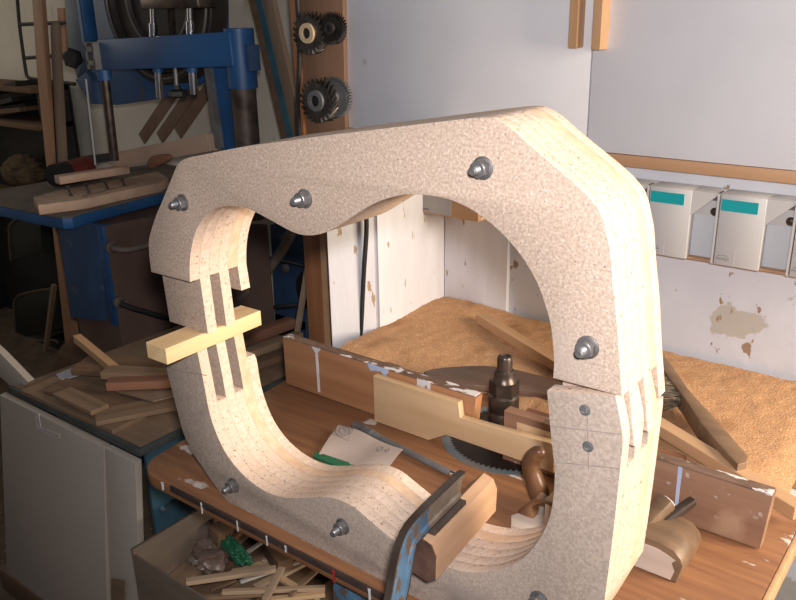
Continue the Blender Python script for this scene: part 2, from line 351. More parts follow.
# ================================================================ storage bins on the wall
bm = B()
n = 60
for i in range(n):
    x0 = -.72+i*(.95/n); abox(bm, (x0, WY-.045-.004*random.random(), 1.2165), (x0+.95/n+.001, WY, 1.2275+.003*random.random()))
solo('wall_ledge', 'thin rough ledge of grey dirt and glue above the grey storage bins', 'ledge', bm, mat['bin_lip'], (-.25, WY, 1.2165))
BY = 1.640
zt = ay(700, 190.5, BY).z; zb_ = ay(690, 260, BY).z
edges = [ay(p, 230, BY).x for p in (649, 720.5)]
pitch_ = ay(722, 190, BY).x - ay(651, 183, BY).x
bx0 = ay(651, 183, BY).x
bin_labels = ['grey storage bin with teal label, left one of the two fully in view', 'grey storage bin with teal label, right one of the two fully in view',
              'grey storage bin mostly hidden behind the upper right shoulder of the chipboard frame', 'grey storage bin cut off by the right border of the photo']
for k, i in enumerate((0, 1, -1, 2)):
    x0 = bx0+i*pitch_; wd = pitch_*.985; fw = pitch_*.60
    t = thing('storage_bin', bin_labels[k], 'bin', (x0+wd/2, BY, zb_), 'grey storage bins on the wall')
    bm = B()    # wide front, notch on the right set back with a sloping shoulder
    abox(bm, (x0, BY, zb_), (x0+fw, WY-.002, zt-.002), .0012)
    abox(bm, (x0+fw-.002, BY+.028, zb_), (x0+wd, WY-.002, zt-.002), .001)
    prism(bm, [(x0+fw-.001, BY+.028, zb_+(zt-zb_)*.60), (x0+wd, BY+.028, zt-.002), (x0+wd, BY+.004, zt-.002), (x0+fw-.001, BY+.0005, zb_+(zt-zb_)*.60), ][:0] or
          [(x0+fw-.001, BY+.001, zb_+(zt-zb_)*.62), (x0+wd, BY+.001, zt-.002), (x0+fw-.001, BY+.001, zt-.002)], (0, .03, 0))
    finish('body', bm, mat['bin'], t)
    bm = B(); abox(bm, (x0+wd-.0045, BY, zb_), (x0+wd, BY+.03, zt-.002)); 
    finish('side_wall', bm, mat['bin'], t)
    bm = B(); abox(bm, (x0+fw, BY+.0265, zb_+.004), (x0+wd-.0045, BY+.0285, zb_+(zt-zb_)*.62)); finish('pocket', bm, mat['bin_pocket'], t, label='pale blue grey pocket')
    bm = B(); abox(bm, (x0+fw, BY+.010, zb_-.001), (x0+wd-.003, BY+.03, zb_+.003)); finish('pocket_ledge', bm, mat['trim'], t)
    bm = B(); abox(bm, (x0+.002, BY-.001, zt-.034), (x0+pitch_*.50, BY+.0005, zt-.0115)); finish('label_strip', bm, mat['teal'], t, label='teal label strip')
    bm = B(); c = Vector((x0+wd-.014, BY+.026, zt-.045)); lathe(bm, c, (0, -1, 0), [(.0085, 0), (.0085, .002), (.006, .0055), (.002, .0065)], 16)
    sc = finish('screw', bm, mat['steel_dark'], t)
    bm = B()     # small moulded mark: an arc over a wavy word
    cx_, cz_ = x0+.016, zb_+.015
    tube(bm, [(cx_+.011*math.cos(a), BY-.0004, cz_+.006*math.sin(a)) for a in [math.pi*(.15+.7*i/8) for i in range(9)]], .0005, 5)
    for i in range(8):
        x = cx_-.013+i*.0034; z = cz_-.0015+.001*math.sin(i*2.1)
        tube(bm, [(x, BY-.0004, z-.002), (x+.0012, BY-.0004, z+.002), (x+.0026, BY-.0004, z-.002)], .00055, 5)
    finish('moulded_mark', bm, mat['ink'], t)
    bm = B(); fx1 = x0+fw*.45
    abox(bm, (fx1, BY-.0004, zb_+.002), (fx1+.0006, BY+.001, zb_+.036)); abox(bm, (x0+.002, BY-.0004, zb_+.0355), (fx1, BY+.001, zb_+.036))
    finish('card_slot', bm, mat['bin_pocket'], t)

# ================================================================ bench
bench = thing('workbench', 'heavy red brown workbench with a rounded front left corner', 'workbench', (-.65, 1.2, 0))
BX0, BX1, BY0, BY1 = -1.13, -.166, .699, WY-.003
pts = [(BX1, BY0), (BX1, BY1), (-1.185, BY1)] + [(-1.180, 1.3)] + [(BX0+.055-.055*math.cos(a), BY0+.055-.055*math.sin(a)) for a in [math.pi/2*i/8 for i in range(9)]]
bm = B(); prism(bm, [(x, y, BZ) for x, y in pts], (0, 0, -.024), bev=.004)
top = finish('tabletop', bm, mat['bench'], bench)
bm = B(); abox(bm, (BX1, BY0+.01, BZ-.03), (BX1+.007, BY1, BZ-.0008), .001); finish('end_lipping', bm, mat['batten'], bench, label='pale wooden lipping')
bm = B(); abox(bm, (BX0+.10, .95, BZ-.09), (BX1-.02, .975, BZ-.024), .002); finish('apron', bm, mat['bench_edge'], bench)
bm = B(); abox(bm, (-1.03, BY0-.0012, BZ-.0125), (BX1, BY0+.004, BZ-.0008), .0006); finish('edge_band', bm, mat['dark_band'], bench, label='dark paint-crusted front edge')
for x, y in ((-.705, .735), (-.42, .735), (-.705, 1.60), (-.42, 1.60), (-1.08, 1.60)):
    bm = B(); abox(bm, (x, y, 0), (x+.045, y+.05, BZ-.024), .002); finish('leg', bm, mat['blue_clamp'], bench, label='chipped blue leg')
bm = B(); cyl(bm, (-.65, 1.165, BZ-.002), (-.65, 1.165, BZ+.0006), .126, seg=64); finish('insert_plate', bm, mat['insert'], bench, label='grey blue steel plate around the blade')
def drips(parent, name, specs, m):
    for p, wd, ln in specs:
        bm = B(); p = Vector(p); pr = [(-wd/2, 0), (wd/2, 0), (wd*.35, -ln*.5), (wd*.3, -ln*.92), (0, -ln), (-wd*.3, -ln*.9), (-wd*.25, -ln*.5)]
        prism(bm, [(p.x+a, p.y, p.z+b) for a, b in pr], (0, .0015, 0)); finish(name, bm, m, parent)
drips(bench, 'paint_drip', [((x, BY0-.0020, BZ-.002), wd, ln) for x, wd, ln in ((-1.05, .005, .016), (-.95, .003, .022), (-.865, .003, .020), (-.80, .003, .018), (-.76, .004, .012), (-.60, .005, .020))], mat['white_paint'])
drips(bench, 'red_paint_drip', [((-.665, BY0-.0020, BZ-.002), .006, .022)], mat['red_paint'])

# sawdust
bm = B(); NX, NY = 120, 64; x0, x1, y0, y1 = -1.168, -.19, 1.115, WY-.018; V = {}
def front_y(x):
    t = (x+1.168)/.978
    return 1.235+.03*math.sin(x*23)+.025*noise.noise(Vector((x*9, 3, 1)))-(.06 if x > -.45 else 0)*min(1, max(0, (x+.45)/.2))
for i in range(NX+1):
    for j in range(NY+1):
        x = x0+(x1-x0)*i/NX; y = y0+(y1-y0)*j/NY
        d = min(y-front_y(x), (x1-x)*1.2+.02)
        h = max(0, min(1, d/.10)); h = h*h*(3-2*h)
        z = BZ-.004+h*(.013+.006*noise.noise(Vector((x*5, y*5, 0)))+.002*noise.noise(Vector((x*40, y*40, 2)))+.0022*random.random())+(.014*math.exp(-((x+1.08)**2/.012+(y-1.62)**2/.012)))
        V[i, j] = bm.verts.new((x, y, z))
for i in range(NX):
    for j in range(NY): bm.faces.new((V[i, j], V[i+1, j], V[i+1, j+1], V[i, j+1]))
solo('sawdust', 'thick orange sawdust spread over the back of the bench', 'sawdust', bm, mat['sawdust'], (-.68, 1.45, BZ), kind='stuff', smooth=60)

# ================================================================ chipboard frame, two halves
T = .0185; Y0 = .716
def Y1(x): return .7245+(x+1.04)/.74*(-.009)
U = lambda pts: [ay(x, y, Y0) for x, y in pts]
up_outer = [(151.3, 272), (149.2, 255), (148.8, 241), (151.3, 230), (156.5, 214.5), (162.6, 200.3), (172.4, 176.2), (177, 165.5), (180.5, 161.5), (185.5, 158.6), (191, 157), (203, 154.8), (224, 150.4), (248, 146), (285.5, 141), (331, 134.8), (360, 131.5), (402.7, 126.3), (460.5, 119.3), (480.6, 117.6), (490, 117.8), (497, 120), (510.8, 128.5), (527.7, 144), (555.4, 167.5), (580.5, 189), (594.3, 204), (600.5, 213.5), (604, 223), (607, 237), (610.5, 255), (613, 288), (616.8, 323), (619.3, 360), (620.5, 380), (622, 396.3)]
up_inner = [(553, 378), (554, 360), (551.5, 330.6), (547.7, 313), (537.7, 284), (525, 261.5), (512.6, 245), (500, 231.5), (485.6, 219.3), (468, 207.5), (448, 199), (427.8, 195.2), (407.7, 194.3), (395, 196.5), (380, 201), (366, 208), (345.8, 220.7), (330.8, 230), (317, 234.8), (303, 235), (290.6, 231), (273, 221.5), (255.4, 212), (244.8, 207.8), (237.3, 206.3), (225, 206.3), (216, 208.6), (207, 214.5), (199.6, 223.5), (195, 233.7), (192, 244.3), (190, 257.8), (189.6, 270), (190, 282)]
uo = crom(U(up_outer), 3); ui = crom(U(up_inner), 3)
flat = lambda P, y: [Vector((p.x, y, p.z)) for p in P]
ZS = 1.132          # top of the spacer stick
stl = Vector((-1.026, Y0, ZS)); str_ = Vector((-.935, Y0, ZS))
midl = Vector((-1.027, Y0, 1.178)); midr = Vector((-.936, Y0, 1.180))
rdrop = Vector((.010, 0, -.062))
def upper_poly(k):
    o, i = list(uo), list(ui)
    if k in (1, 3):
        return [stl]+o+[o[-1]+rdrop, i[0]+rdrop+Vector((.002, 0, 0))]+i+[str_]
    if k == 5:
        return [midl]+o+[o[-1]+rdrop*.6, i[0]+rdrop*.6]+i+[midr]
    return o+i
def bolt(parent, p, out=-1, stud=.024):
    p = Vector(p); ax_ = Vector((0, out, 0)); bm = B()
    lathe(bm, p, ax_, [(.0122, 0), (.0122, .0016), (.0115, .002)], 28); b_ = finish('bolt', bm, mat['steel'], parent)
    bm = B(); cyl(bm, p+ax_*.002, p+ax_*.0105, .0098, seg=6); lathe(bm, p+ax_*.0105, ax_, [(.009, 0), (.008, .001), (.005, .0012)], 24); finish('nut', bm, mat['steel'], b_)
    bm = B(); prof = []
    for i in range(10): prof += [(.0052, .010+i*.0011), (.0046, .01055+i*.0011)]
    lathe(bm, p, ax_, prof+[(.0035, .0225)], 18); finish('stud', bm, mat['steel'], b_)
upper = thing('frame_half', 'upper half of the laminated chipboard frame, arching over the opening', 'chipboard frame', (-.65, Y0+.055, 1.2))
for k in range(6):
    bm = B(); y = Y0+k*T
    prism(bm, flat(upper_poly(k), y), (0, T, 0), 0, 1, bev=.0003)
    finish('layer', bm, [mat['chip'], [mat['chip_edge'], mat['chip_edge2'], mat['chip_edge'], mat['chip_edge'], mat['ply_edge'], mat['chip_edge2']][k]], upper, smooth=30)
for p in ((183, 202.5), (305, 198.5), (483, 168), (588, 347)): bolt(upper, ay(*p, Y0))

lo_outer = [(165, 361), (167, 371), (170, 383), (174, 398), (178, 413.5), (183, 432), (190.5, 449), (200, 464), (213, 483), (228, 502.5), (240, 513.5), (252, 521.5)]
lo_right = [(604.2, 602), (609.3, 565), (614.7, 520), (618, 490), (620.5, 466), (622.7, 445), (622, 431), (619.4, 416.4), (615.4, 396.3)]
lo_inner = [(547, 390.6), (548.5, 408), (550, 426), (553, 455), (554.8, 472), (552.5, 504), (546.7, 525.3), (536, 544), (520.7, 560), (500.6, 569.5), (480.5, 572.6), (460, 570.5), (435, 563), (410, 550.5), (388, 536), (369, 520), (353, 506.5), (337, 499.3), (321, 497), (300, 498.3), (280.4, 497), (263, 490), (245, 476.7), (230, 459.5), (219, 440), (210, 415), (205, 390), (201, 370), (198.3, 353)]
def LW(pts): 
    out = []
    for x, y in pts:
        p = ay(x, y, .72); p = ay(x, y, Y1(p.x)); out.append(Vector((p.x, 0, p.z)))
    return out
lo_o = LW(lo_outer); lo_r = LW(lo_right); lo_i = LW(lo_inner)
ZB = ZS-.026
lo_o[0].z = ZB; lo_o[0].x = -1.040; lo_i[-1].z = ZB; lo_i[-1].x = -.951
bottom = [Vector((-.875, 0, BZ+.005)), Vector((-.855, 0, BZ)), Vector((-.37, 0, BZ)), Vector((-.335, 0, BZ+.008)), Vector((-.305, 0, BZ+.045))]
oc = crom(lo_o, 3); rc = crom(lo_r, 3); ic = crom(lo_i, 3)
for P in (oc, rc, ic):
    for p in P: p.z = max(p.z, BZ)
def cut(P, f): return [p for p in P if f(p)]
ztop_r = rc[-1].z
def lower_poly(k):
    zc_l = 1.014; zc_r = ztop_r-.085
    if k in (0, 2, 4):
        return oc+bottom+rc+ic
    if k == 5: zc_l = 1.060; zc_r = ztop_r-.042
    o = cut(oc, lambda p: p.z < zc_l); i = cut(ic, lambda p: not (p.z > zc_l and p.x < -.8)); 
    o = [Vector((o[0].x-.004, 0, zc_l))]+o; i = i+[Vector((i[-1].x-.004, 0, zc_l))]
    r = cut(rc, lambda p: p.z < zc_r); i = cut(i, lambda p: not (p.z > zc_r and p.x > -.5))
    return o+bottom+r+[Vector((r[-1].x, 0, zc_r)), Vector((i[0].x, 0, zc_r))]+i
lower = thing('frame_half', 'lower half of the laminated chipboard frame standing on the bench', 'chipboard frame', (-.65, Y0+.055, BZ))
for k in range(6):
    P = lower_poly(k); bm = B()
    prism(bm, [Vector((p.x, Y1(p.x)+k*T, p.z)) for p in P], (0, T, 0), 0, 1, bev=.0003)
    finish('layer', bm, [mat['lower'], [mat['chip_edge'], mat['chip_edge'], mat['chip_edge2'], mat['chip_edge'], mat['ply_edge'], mat['chip_edge2']][k]], lower, smooth=30)
for p in ((234, 485), (343, 526), (539.5, 600)):
    q = ay(*p, .72); bolt(lower, ay(*p, Y1(q.x)))
for p in ((585, 410), (588, 446.5)):
    q = ay(*p, .715); q = ay(*p, Y1(q.x)); bm = B(); lathe(bm, q+Vector((0, .002, 0)), (0, -1, 0), [(.0062, 0), (.0062, .0026), (.004, .0032), (.0035, .0026)], 20); finish('screw_head', bm, mat['grey_metal'], lower)
def line(a, b):
    bm = B()
    a = ay(*a, .716); a.y = Y1(a.x)-.0003; b = ay(*b, .716); b.y = Y1(b.x)-.0003
    obox(bm, a, b, .0006, .0009, up=(0, 0, 1) if abs(a.z-b.z) < abs(a.x-b.x) else (1, 0, 0)); finish('pencil_mark', bm, mat['pencil'], lower)
line((551, 426), (621, 434)); line((587, 405), (589, 470)); line((168, 371), (203, 377)); line((181, 366), (186, 384)); line((555, 462), (620, 468))

# spacer stick
s0 = az(158.5, 344, ZS); s1 = az(250, 305, ZS)
plank('spacer_stick', 'pale pine stick jammed crosswise between the two frame halves at the left', 'stick', Vector((-.965, .661, ZS-.0133)), Vector((-.967, .852, ZS-.0133)), .046, .0255, mat['pine'])

# ================================================================ clamp and block
blk = thing('wood_block', 'orange wooden block with a dark end under the clamp arm', 'block', (-.52, .77, .92))
FY = .672
sec = [(421.5, 538), (431.5, 545.4), (436, 557), (435.3, 580.6), (428, 583), (406.4, 569), (404, 557), (408, 547)]
sp_ = [ay(x, y, FY) for x, y in sec]; bm = B()
prism(bm, [p+Vector((0, .0015, 0)) for p in sp_], (-.016, .168, .0), 0, bev=.002); finish('body', bm, mat['blockw'], blk)
c = sum(sp_, Vector())/len(sp_)
bm = B(); prism(bm, [c+(p-c)*.96 for p in sp_], (0, .0025, 0)); finish('end_grain', bm, mat['block_end'], blk, label='dark end grain')
zmax = max(p.z for p in sp_); xt = sum(p.x for p in sp_[:2])/2
clamp = thing('clamp', 'blue painted steel clamp with worn dark edges gripping the wooden block', 'clamp', (-.53, .62, .7))
tip = az(463, 480, zmax+.030)
XC = xt-.008
path = [(XC+.010, .6, .70), (XC+.010, .6, .85), (XC+.010, .602, .93), (XC+.010, .612, .962), (XC+.008, .632, zmax+.018), (XC+.004, .665, zmax+.026), (XC-.004, .75, zmax+.025), (tip.x-.004, tip.y, zmax+.022)]
path = crom(path, 5)
h, wd_ = .0165, .0042
isec = [(-wd_, -h), (wd_, -h), (wd_, -h+.006), (wd_*.4, -h+.008), (wd_*.4, h-.008), (wd_, h-.006), (wd_, h), (-wd_, h), (-wd_, h-.006), (-wd_*.4, h-.008), (-wd_*.4, -h+.008), (-wd_, -h+.006)]
bm = B(); sweep(bm, path[:27], isec, (1, 0, 0)); cl_ = finish('clamp_bar', bm, mat['blue_clamp'], clamp)
bm = B(); sweep(bm, path[26:], isec, (1, 0, 0)); finish('jaw_arm', bm, mat['arm'], clamp, label='bare brownish steel arm')
bm = B(); sweep(bm, [p+Vector((0, 0, 0)) for p in path[2:]], [(-wd_*1.05, h-.0005), (wd_*1.05, h-.0005), (wd_*1.05, h+.002), (-wd_*1.05, h+.002)] , (1, 0, 0)); sweep(bm, path[2:], [(-wd_*1.05, -h-.002), (wd_*1.05, -h-.002), (wd_*1.05, -h+.0005), (-wd_*1.05, -h+.0005)], (1, 0, 0))
finish('rail_edge', bm, mat['rust'], clamp, label='worn dark steel edges')
bm = B(); obox(bm, Vector((tip.x+.004, tip.y-.085, zmax+.003)), Vector((tip.x-.002, tip.y-.006, zmax+.003)), .022, .006, bev=.001); finish('jaw_pad', bm, mat['rust'], clamp)
bm = B(); sweep(bm, [(XC+.010, .6, .71), (XC+.010, .605, .69), (XC+.010, .63, .675), (XC+.010, .78, .675)], isec, (1, 0, 0)); finish('lower_arm', bm, mat['blue_clamp'], clamp)
bm = B(); cyl(bm, (XC+.01, .77, .60), (XC+.01, .77, .815), .008, seg=16); cyl(bm, (XC+.01, .77, .812), (XC+.01, .77, .8195), .018); cyl(bm, (XC-.05, .77, .605), (XC+.07, .77, .605), .005); finish('screw', bm, mat['rust'], clamp)

# ================================================================ fences and things on the bench
FB = BZ+.0025
fl = thing('fence_board', 'red brown fence board with a white paint drip left of the black spindle', 'fence', (-.9, 1.1, FB))
xL, xR = -1.143, -.676
bm = B(); prism(bm, [(xL, 1.086, FB), (-.755, 1.086, FB), (-.755, 1.086, .905), (xR-.005, 1.086, .905), (xR, 1.086, .955), (xL, 1.086, .957)], (0, .022, 0), bev=.0012); finish('board', bm, mat['fence'], fl)
bm = B(); abox(bm, (xL+.001, 1.0865, .9568), (xR-.002, 1.1075, .9582)); finish('top_edge', bm, mat['fence_top'], fl, label='dirty paint-spotted top edge')
q = ay(316, 347, 1.086); bm = B(); prism(bm, [(q.x-.011, 1.085, .957), (q.x+.013, 1.085, .957), (q.x+.004, 1.085, .947), (q.x+.005, 1.085, .86), (q.x-.001, 1.085, .86), (q.x-.002, 1.085, .945)], (0, .0012, 0)); finish('white_paint_drip', bm, mat['white_paint'], fl)
def splat(y, x0, x1, seed, deep):
    rnd = random.Random(seed); xs = [x0+(x1-x0)*i/8 for i in range(9)]
    return [(x0, y, .958), (x1, y, .958)]+[(x, y, .958-deep*(.3+.7*rnd.random())) for x in reversed(xs)]
bm = B(); prism(bm, splat(1.085, ay(368, 370, 1.085).x, ay(388, 375, 1.085).x, 1, .016), (0, .001, 0)); finish('blue_paint_spot', bm, mat['blue_paint'], fl)
bm = B(); prism(bm, splat(1.085, ay(417, 384, 1.085).x, ay(430, 388, 1.085).x, 2, .022), (0, .001, 0)); finish('white_paint_spot', bm, mat['white_paint'], fl)
# pale plywood board in front
pb = [ay(x, y, 1.068) for x, y in ((373, 376), (458, 403), (460, 418), (482, 424.5), (516, 434), (550, 443), (553, 480))]
zt_ = ay(446, 435, 1.068).z; zt2 = ay(521, 461, 1.068).z
pts = [Vector((pb[0].x, 1.068, BZ+.0015)), Vector((-.765, 1.068, BZ+.0015)), Vector((ay(446, 435, 1.068).x, 1.068, zt_)), Vector((ay(521, 461, 1.068).x, 1.068, zt2)), Vector((-.515, 1.068, zt2-.002)), Vector((-.515, 1.068, pb[5].z-.004))]+[Vector((p.x, 1.068, p.z)) for p in (pb[5], pb[4], pb[3], pb[2], pb[1], pb[0])]
bm = B(); prism(bm, pts, (0, .015, 0), bev=.001); solo('plywood_board', 'pale plywood board with a stepped top leaning on the fence', 'board', bm, mat['ply'], (-.7, 1.075, FB))
# right fence
fr_ = thing('fence_board', 'grey brown fence board with a pale stripe right of the frame behind the hand plane', 'fence', (-.4, 1.1, FB))
bm = B(); prism(bm, [(-.622, 1.089, FB), (-.197, 1.089, FB), (-.191, 1.089, .943), (-.622, 1.089, .946)], (0, .022, 0), bev=.0012); finish('board', bm, mat['fence_right'], fr_)
bm = B(); abox(bm, (-.621, 1.0895, .9425), (-.193, 1.1105, .9455)); finish('top_edge', bm, mat['fence_top'], fr_, label='dirty paint-spotted top edge')
q = ay(680, 470, 1.088); bm = B(); prism(bm, [(q.x-.003, 1.088, .944), (q.x+.003, 1.088, .944), (q.x+.003, 1.088, .86), (q.x-.002, 1.088, .86)], (0, .0012, 0)); finish('paint_stripe', bm, mat['blue_paint'], fr_)
bm = B(); abox(bm, (ay(517, 425, 1.087).x, 1.0855, BZ+.02), (-.53, 1.0885, .934), .001); solo('plywood_scrap', 'cream plywood offcut against the fence right of the black spindle', 'offcut', bm, mat['ply'], (-.55, 1.087, BZ+.02))

# circular saw blade lying in the plate
bm = B(); N = 72; ring = []
for i in range(N):
    a0 = 2*math.pi*i/N; a1 = 2*math.pi*(i+.62)/N
    for a_, r_ in ((a0, .1135), (a0+.004, .1135), (a1, .1065)): ring.append((-.645+r_*math.cos(a_), 1.165+r_*math.sin(a_), BZ+.0009))
prism(bm, ring, (0, 0, .0012)); solo('saw_blade', 'brown toothed circular saw blade lying flat under the plywood board', 'saw blade', bm, mat['saw'], (-.65, 1.165, BZ), smooth=0)
# spindle
sd = thing('spindle', 'black steel moulder spindle with a hex collar standing between the fences', 'spindle', (-.675, 1.15, BZ+.0022))
SX, SY = -.658, 1.150
pxb = proj = None
bm = B(); lathe(bm, (SX, SY, BZ+.0022), (0, 0, 1), [(.0275, 0), (.0275, .030), (.0268, .031), (.0268, .033), (.0275, .034), (.0275, .058), (.0268, .059), (.0268, .061), (.0275, .062), (.0275, .088), (.024, .092)], 36); finish('shaft', bm, mat['steel_dark'], sd)
bm = B(); cyl(bm, (SX, SY, BZ+.092), (SX, SY, BZ+.119), .0265, seg=6); lathe(bm, (SX, SY, BZ+.119), (0, 0, 1), [(.0228, 0), (.021, .004), (.0185, .008), (.0185, .018), (.0165, .020)], 30); finish('hex_collar', bm, mat['steel_dark'], sd)
bm = B(); lathe(bm, (SX, SY, BZ+.138), (0, 0, 1), [(.0135, 0), (.0135, .024), (.012, .027), (.008, .0275), (.0075, .0255)], 28); finish('tip', bm, mat['steel_dark'], sd)
# dark plank with rounded tip behind the fence
dp = [az(x, y+4, BZ+.012) for x, y in ((424, 373), (436, 370), (455, 368), (480, 367), (505, 369), (530, 374.5), (562, 384), (566, 400), (535, 394), (500, 389), (465, 386), (445, 383), (430, 378))]
bm = B(); prism(bm, crom(dp, 4, True), (0, 0, .013), bev=.002); solo('dark_plank', 'dark brown tapered plank with a rounded tip lying on the sawdust behind the fence', 'plank', bm, mat['darkwood'], (-.8, 1.35, BZ))
# board under the batten
plank('offcut_board', 'red brown flat board lying behind the fence right of the spindle', 'board', (-.66, 1.20, BZ+.012), (-.36, 1.20, BZ+.012), .10, .02, mat['bench_edge'])
# long batten
b0 = az(481, 318, BZ+.03); b1 = az(800, 512, BZ+.03)
plank('batten', 'long orange wooden batten lying diagonally behind the frame over the sawdust', 'batten', b0, b1, .026, .022, mat['batten'])
# brush
br = thing('bench_brush', 'wooden bench brush with dark bristles lying on the sawdust at the right', 'brush', (-.4, 1.45, BZ+.02))
zz = BZ+.054
ol = [az(x, y, zz) for x, y in ((655, 348), (662, 351), (680, 376), (688, 388), (695, 396), (712, 414), (735, 440), (748, 455), (747, 462), (738, 464), (722, 448), (702, 424), (690, 406), (684, 397), (670, 379), (655, 358))]
bm = B(); prism(bm, ol, (0, 0, -.036), bev=.003); finish('handle', bm, mat['brush'], br)
rnd = random.Random(3); bm = B()
pA, pB_ = az(652, 360, zz-.012), az(684, 400, zz-.012)
side = Vector((-(pB_-pA).y, (pB_-pA).x, 0)).normalized()
if side.y > 0: side = -side
for i in range(900):
    t_ = rnd.random(); p = pA.lerp(pB_, t_)+Vector((0, 0, rnd.uniform(-.012, .008))); l = rnd.uniform(.05, .085)
    q = p+side*l+Vector((rnd.uniform(-.022, .022), rnd.uniform(-.022, .022), rnd.uniform(-.012, .016))); q.z = max(q.z, BZ+.015)
    cyl(bm, p, q, .0012, .0006, 4)
o = finish('bristles', bm, mat['bristle'], br); o['kind'] = 'stuff'
# hand plane on the right
hp = thing('hand_plane', 'old wooden hand plane with wedge and iron beside the right leg of the frame', 'hand plane', (-.36, 1.0, BZ))
bm = B()
top_pr = [(-.47, BZ+.0005), (-.268, BZ+.0005), (-.266, BZ+.010), (-.262, BZ+.030), (-.266, BZ+.040), (-.276, BZ+.050), (-.295, BZ+.054), (-.47, BZ+.054)]
prism(bm, [(x, .950, z) for x, z in top_pr], (0, .078, 0), bev=.002); finish('body', bm, mat['beech'], hp)
bm = B(); prism(bm, [(x, .9490, z) for x, z in ((-.468, BZ+.003), (-.276, BZ+.003), (-.272, BZ+.018), (-.277, BZ+.030), (-.272, BZ+.036), (-.295, BZ+.044), (-.468, BZ+.048))], (0, .0014, 0)); finish('planed_side', bm, mat['beech_pale'], hp, label='pale planed side with a dark worn corner')
w1 = ay(669, 501, 1.03); w0 = ay(634, 536, .975)
bm = B(); obox(bm, w0, w1, .026, .026, bev=.006); wg = finish('wedge', bm, mat['beech'], hp)
e_ = (w1-w0).normalized(); bm = B(); lathe(bm, w1-e_*.001, e_, [(.0105, 0), (.0105, .0018)], 20); finish('wedge_end', bm, mat['beech_pale'], wg, label='pale end grain')
i1 = ay(694, 500, 1.05); i0 = ay(650, 531, .99)
bm = B(); obox(bm, i0, i1, .013, .012, bev=.003); finish('iron', bm, mat['rust'], hp, label='dark plane iron')
# saw / plane handle standing on the bench
hd = thing('hand_tool', 'dark varnished curved tool handle on a pale wooden sole inside the frame', 'tool handle', (-.5, 1.0, BZ))
HY = 1.0
pp = crom([ay(x, y, HY) for x, y in ((541, 507), (540, 496), (535, 482), (531, 468), (532, 459), (538, 453), (545, 453))], 6)
rr = [.0150, .0140, .0130, .0125, .0125, .0130, .0135, .0140, .0142, .0142, .0140, .0138, .0136, .0134, .0132, .013, .0128, .0126, .0126, .0126, .0126, .0124, .0122, .012, .0118, .0116, .0114, .0112, .011, .0106, .0100, .0094, .0086, .0076, .006, .004, .002]
bm = B(); tube(bm, pp, [q_*1.14 for q_ in rr[:len(pp)]], 18); finish('grip', bm, mat['handle'], hd, smooth=70)
hn = [ay(x, y, .952) for x, y in ((536, 497), (532, 500), (526, 505), (516, 513), (513, 517), (522, 519), (533, 519), (534, 514), (531, 508), (536, 505), (545, 504))]
bm = B(); prism(bm, hn, (0, .02, 0), bev=.003); finish('horn', bm, mat['handle'], hd)
so = [az(x, y, BZ+.012) for x, y in ((511, 515), (529, 508), (556, 503), (560, 526), (525, 530), (511, 524))]
bm = B(); prism(bm, so, (0, 0, -.0115), bev=.002); finish('sole', bm, mat['beech_pale'], hd, label='pale wooden sole')
# steel bar
rb = thing('steel_bar', 'grey steel socket bar lying on the bench behind the sandpaper', 'bar', (-.77, 1.0, BZ))
a = az(354, 425, BZ+.0095); b = az(456, 476, BZ+.0075); d = (b-a)
bm = B(); tube(bm, [a+d*.18, a+d*.3+Vector((0, 0, 0)), a+d*.6, b], [.008, .0062, .0062, .0062], 16); finish('shank', bm, mat['grey_metal'], rb)
bm = B(); lathe(bm, a, d, [(.006, .004), (.0085, 0), (.0095, .002), (.0095, .04), (.0085, .05)], 24); finish('socket', bm, mat['steel'], rb)
bm = B(); lathe(bm, b-d.normalized()*.012, d, [(.0066, 0), (.0074, .002), (.0074, .014), (.005, .018)], 20); finish('bright_end', bm, mat['chrome'], rb, label='bright polished end')
# sandpaper sheet, curling at its right end
cs = [az(339, 427, BZ+.006), az(403, 449, BZ+.022), az(385, 466, BZ+.024), az(319, 454, BZ+.006)]
def sheet(u, v):
    p = (cs[0]*(1-u)+cs[1]*u)*(1-v)+(cs[3]*(1-u)+cs[2]*u)*v
    z = BZ+.006+.022*(1-v)*(.4+.6*math.sin(min(1, u)*math.pi*.9)**2)*.6+.020*max(0, u-.55)**1.2+.003*math.sin(u*7+v*3)
    return Vector((p.x, p.y, z))
sp = thing('sandpaper', 'curled pale sandpaper sheet with a printed stamp lying inside the frame', 'sandpaper', (-.85, .97, BZ))
def grid_sheet(bm, u0, u1, v0, v1, nu, nv, off, th):
    g = {}
    for s in (0, 1):
        for i in range(nu+1):
            for j in range(nv+1):
                p = sheet(u0+(u1-u0)*i/nu, v0+(v1-v0)*j/nv); g[s, i, j] = bm.verts.new(p+Vector((0, 0, off-s*th)))
    for i in range(nu):
        for j in range(nv):
            bm.faces.new((g[0, i, j], g[0, i+1, j], g[0, i+1, j+1], g[0, i, j+1])); bm.faces.new((g[1, i, j], g[1, i, j+1], g[1, i+1, j+1], g[1, i+1, j]))
    for i in range(nu):
        for j in (0, nv): bm.faces.new((g[0, i, j], g[1, i, j], g[1, i+1, j], g[0, i+1, j]))
    for j in range(nv):
        for i in (0, nu): bm.faces.new((g[0, i, j], g[1, i, j], g[1, i, j+1], g[0, i, j+1]))
bm = B(); grid_sheet(bm, 0, 1, 0, 1, 24, 14, 0, .0008); finish('sheet', bm, mat['sand'], sp, smooth=60)
def uvline(bm, pts, r=.0006):
    tube(bm, [sheet(u, v)+Vector((0, 0, .0004)) for u, v in pts], r, 5)
bm = B()
uvline(bm, [(.13+.11*math.cos(a), .20+.16*math.sin(a)) for a in [2*math.pi*i/24 for i in range(25)]])
uvline(bm, [(.13+.05*math.cos(a), .20+.075*math.sin(a)) for a in [2*math.pi*i/16 for i in range(17)]])
